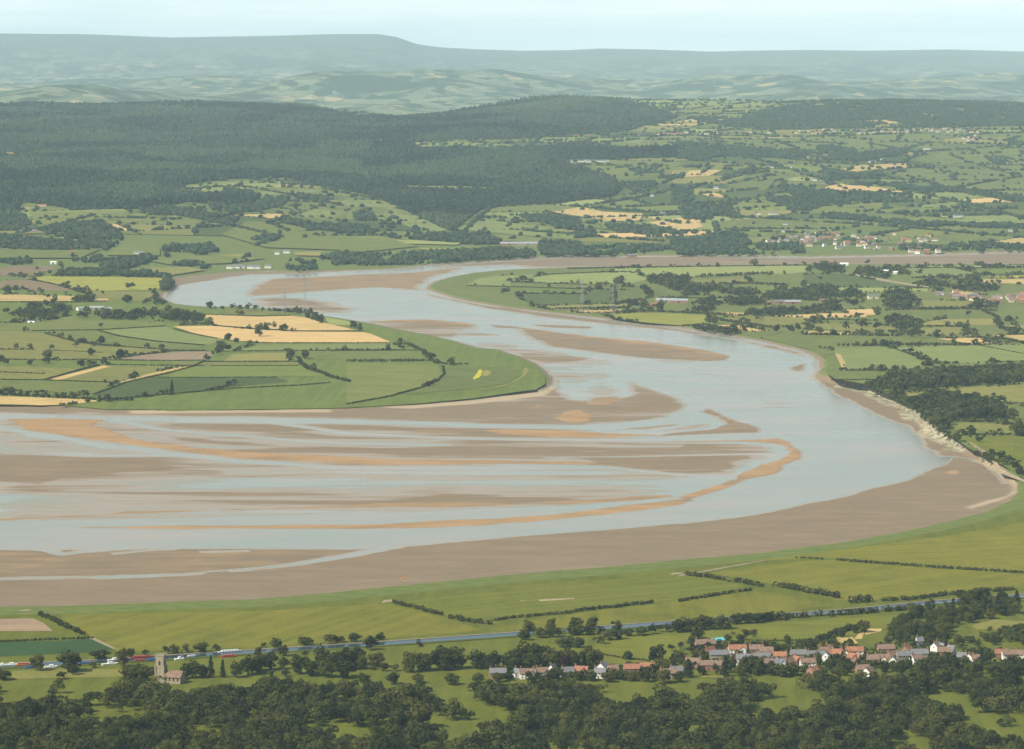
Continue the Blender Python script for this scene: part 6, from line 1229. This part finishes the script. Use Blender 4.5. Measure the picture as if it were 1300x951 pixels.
pylon(387, 401, 50, 'lattice pylon in the tree row behind the wheat field'); pylon(361, 399, 30, 'smaller lattice pylon left in the tree row behind the wheat'); pylon(739, 398, 44, 'lattice pylon at the left on the far meadows'); pylon(778, 400, 40, 'lattice pylon at the right on the far meadows')

# ------------------------------------------------------------------ air, sky, sun, camera
hb = MB(); hb.box(-13000, 13000, -3500, 51500, -4.5, 800)
hm = bpy.data.materials.new('haze'); hm.use_nodes = True; nt = hm.node_tree; nt.nodes.clear()
out = nt.nodes.new('ShaderNodeOutputMaterial'); pv = nt.nodes.new('ShaderNodeVolumePrincipled')
pv.inputs['Color'].default_value = (.62, .85, 1.0, 1); pv.inputs['Density'].default_value = 2.1e-5; pv.inputs['Anisotropy'].default_value = -.3
nt.links.new(pv.outputs[0], out.inputs['Volume'])
tag(link('haze', hb.mesh('haze', hm)), kind='stuff')

SUN_EL, SUN_AZ = R(46), R(-124)      # azimuth measured from +Y (view) towards +X: the sun stands left and behind
sd = Vector((math.sin(SUN_AZ) * math.cos(SUN_EL), math.cos(SUN_AZ) * math.cos(SUN_EL), math.sin(SUN_EL)))
sl = bpy.data.lights.new('sun', 'SUN'); sl.energy = 5.0; sl.angle = R(.5); sl.color = (1, .92, .76)
so = bpy.data.objects.new('sun', sl); COL.objects.link(so); so.rotation_euler = sd.to_track_quat('Z', 'Y').to_euler(); so.location = sd * 1000
w = bpy.data.worlds.new('World'); S.world = w; w.use_nodes = True; nt = w.node_tree
bg = nt.nodes['Background']; sk = nt.nodes.new('ShaderNodeTexSky'); sk.sky_type = 'NISHITA'; sk.sun_disc = False
sk.sun_elevation = SUN_EL; sk.sun_rotation = SUN_AZ; sk.air_density = 1.0; sk.dust_density = 1.5; sk.ozone_density = 1.2; sk.altitude = 400
bg.inputs['Strength'].default_value = .085
# milky summer air low in the sky with faint thin cloud
tc = nt.nodes.new('ShaderNodeTexCoord'); vm = nt.nodes.new('ShaderNodeVectorMath'); vm.operation = 'MULTIPLY'; vm.inputs[1].default_value = (14, 14, 190)
nz = nt.nodes.new('ShaderNodeTexNoise'); nz.inputs['Scale'].default_value = 1; nz.inputs['Detail'].default_value = 7; nz.inputs['Roughness'].default_value = .62
sx = nt.nodes.new('ShaderNodeSeparateXYZ'); el = nt.nodes.new('ShaderNodeMapRange'); el.interpolation_type = 'SMOOTHSTEP'
el.inputs[1].default_value = 0; el.inputs[2].default_value = .19; el.inputs[3].default_value = .88; el.inputs[4].default_value = .10
mr = nt.nodes.new('ShaderNodeMapRange'); mr.inputs[1].default_value = .35; mr.inputs[2].default_value = .7
tint = nt.nodes.new('ShaderNodeMix'); tint.data_type = 'RGBA'; tint.inputs[6].default_value = (9.1, 10.9, 10.9, 1); tint.inputs[7].default_value = (11.4, 12.5, 12.0, 1)
mx = nt.nodes.new('ShaderNodeMix'); mx.data_type = 'RGBA'
nt.links.new(tc.outputs['Generated'], vm.inputs[0]); nt.links.new(vm.outputs[0], nz.inputs['Vector']); nt.links.new(nz.outputs['Fac'], mr.inputs[0])
nt.links.new(mr.outputs[0], tint.inputs['Factor']); nt.links.new(tc.outputs['Generated'], sx.inputs[0]); nt.links.new(sx.outputs['Z'], el.inputs[0])
nt.links.new(el.outputs[0], mx.inputs['Factor']); nt.links.new(sk.outputs[0], mx.inputs[6]); nt.links.new(tint.outputs[2], mx.inputs[7]); nt.links.new(mx.outputs[2], bg.inputs['Color'])

cam = bpy.data.cameras.new('camera'); co = bpy.data.objects.new('camera', cam); COL.objects.link(co)
co.location = (0, 0, CAMH); co.rotation_euler = (math.pi / 2 - PITCH, 0, 0)
cam.sensor_width = 36; cam.lens = 36 * F / 1300; cam.clip_start = 1; cam.clip_end = 120000
S.camera = co
S.view_settings.view_transform = 'Standard'; S.view_settings.look = 'None'; S.view_settings.exposure = .32; S.view_settings.gamma = 1
S.render.engine = 'CYCLES'
cy_ = S.cycles
cy_.max_bounces = 5; cy_.diffuse_bounces = 2; cy_.glossy_bounces = 2; cy_.transmission_bounces = 2; cy_.volume_bounces = 1; cy_.use_denoising = True
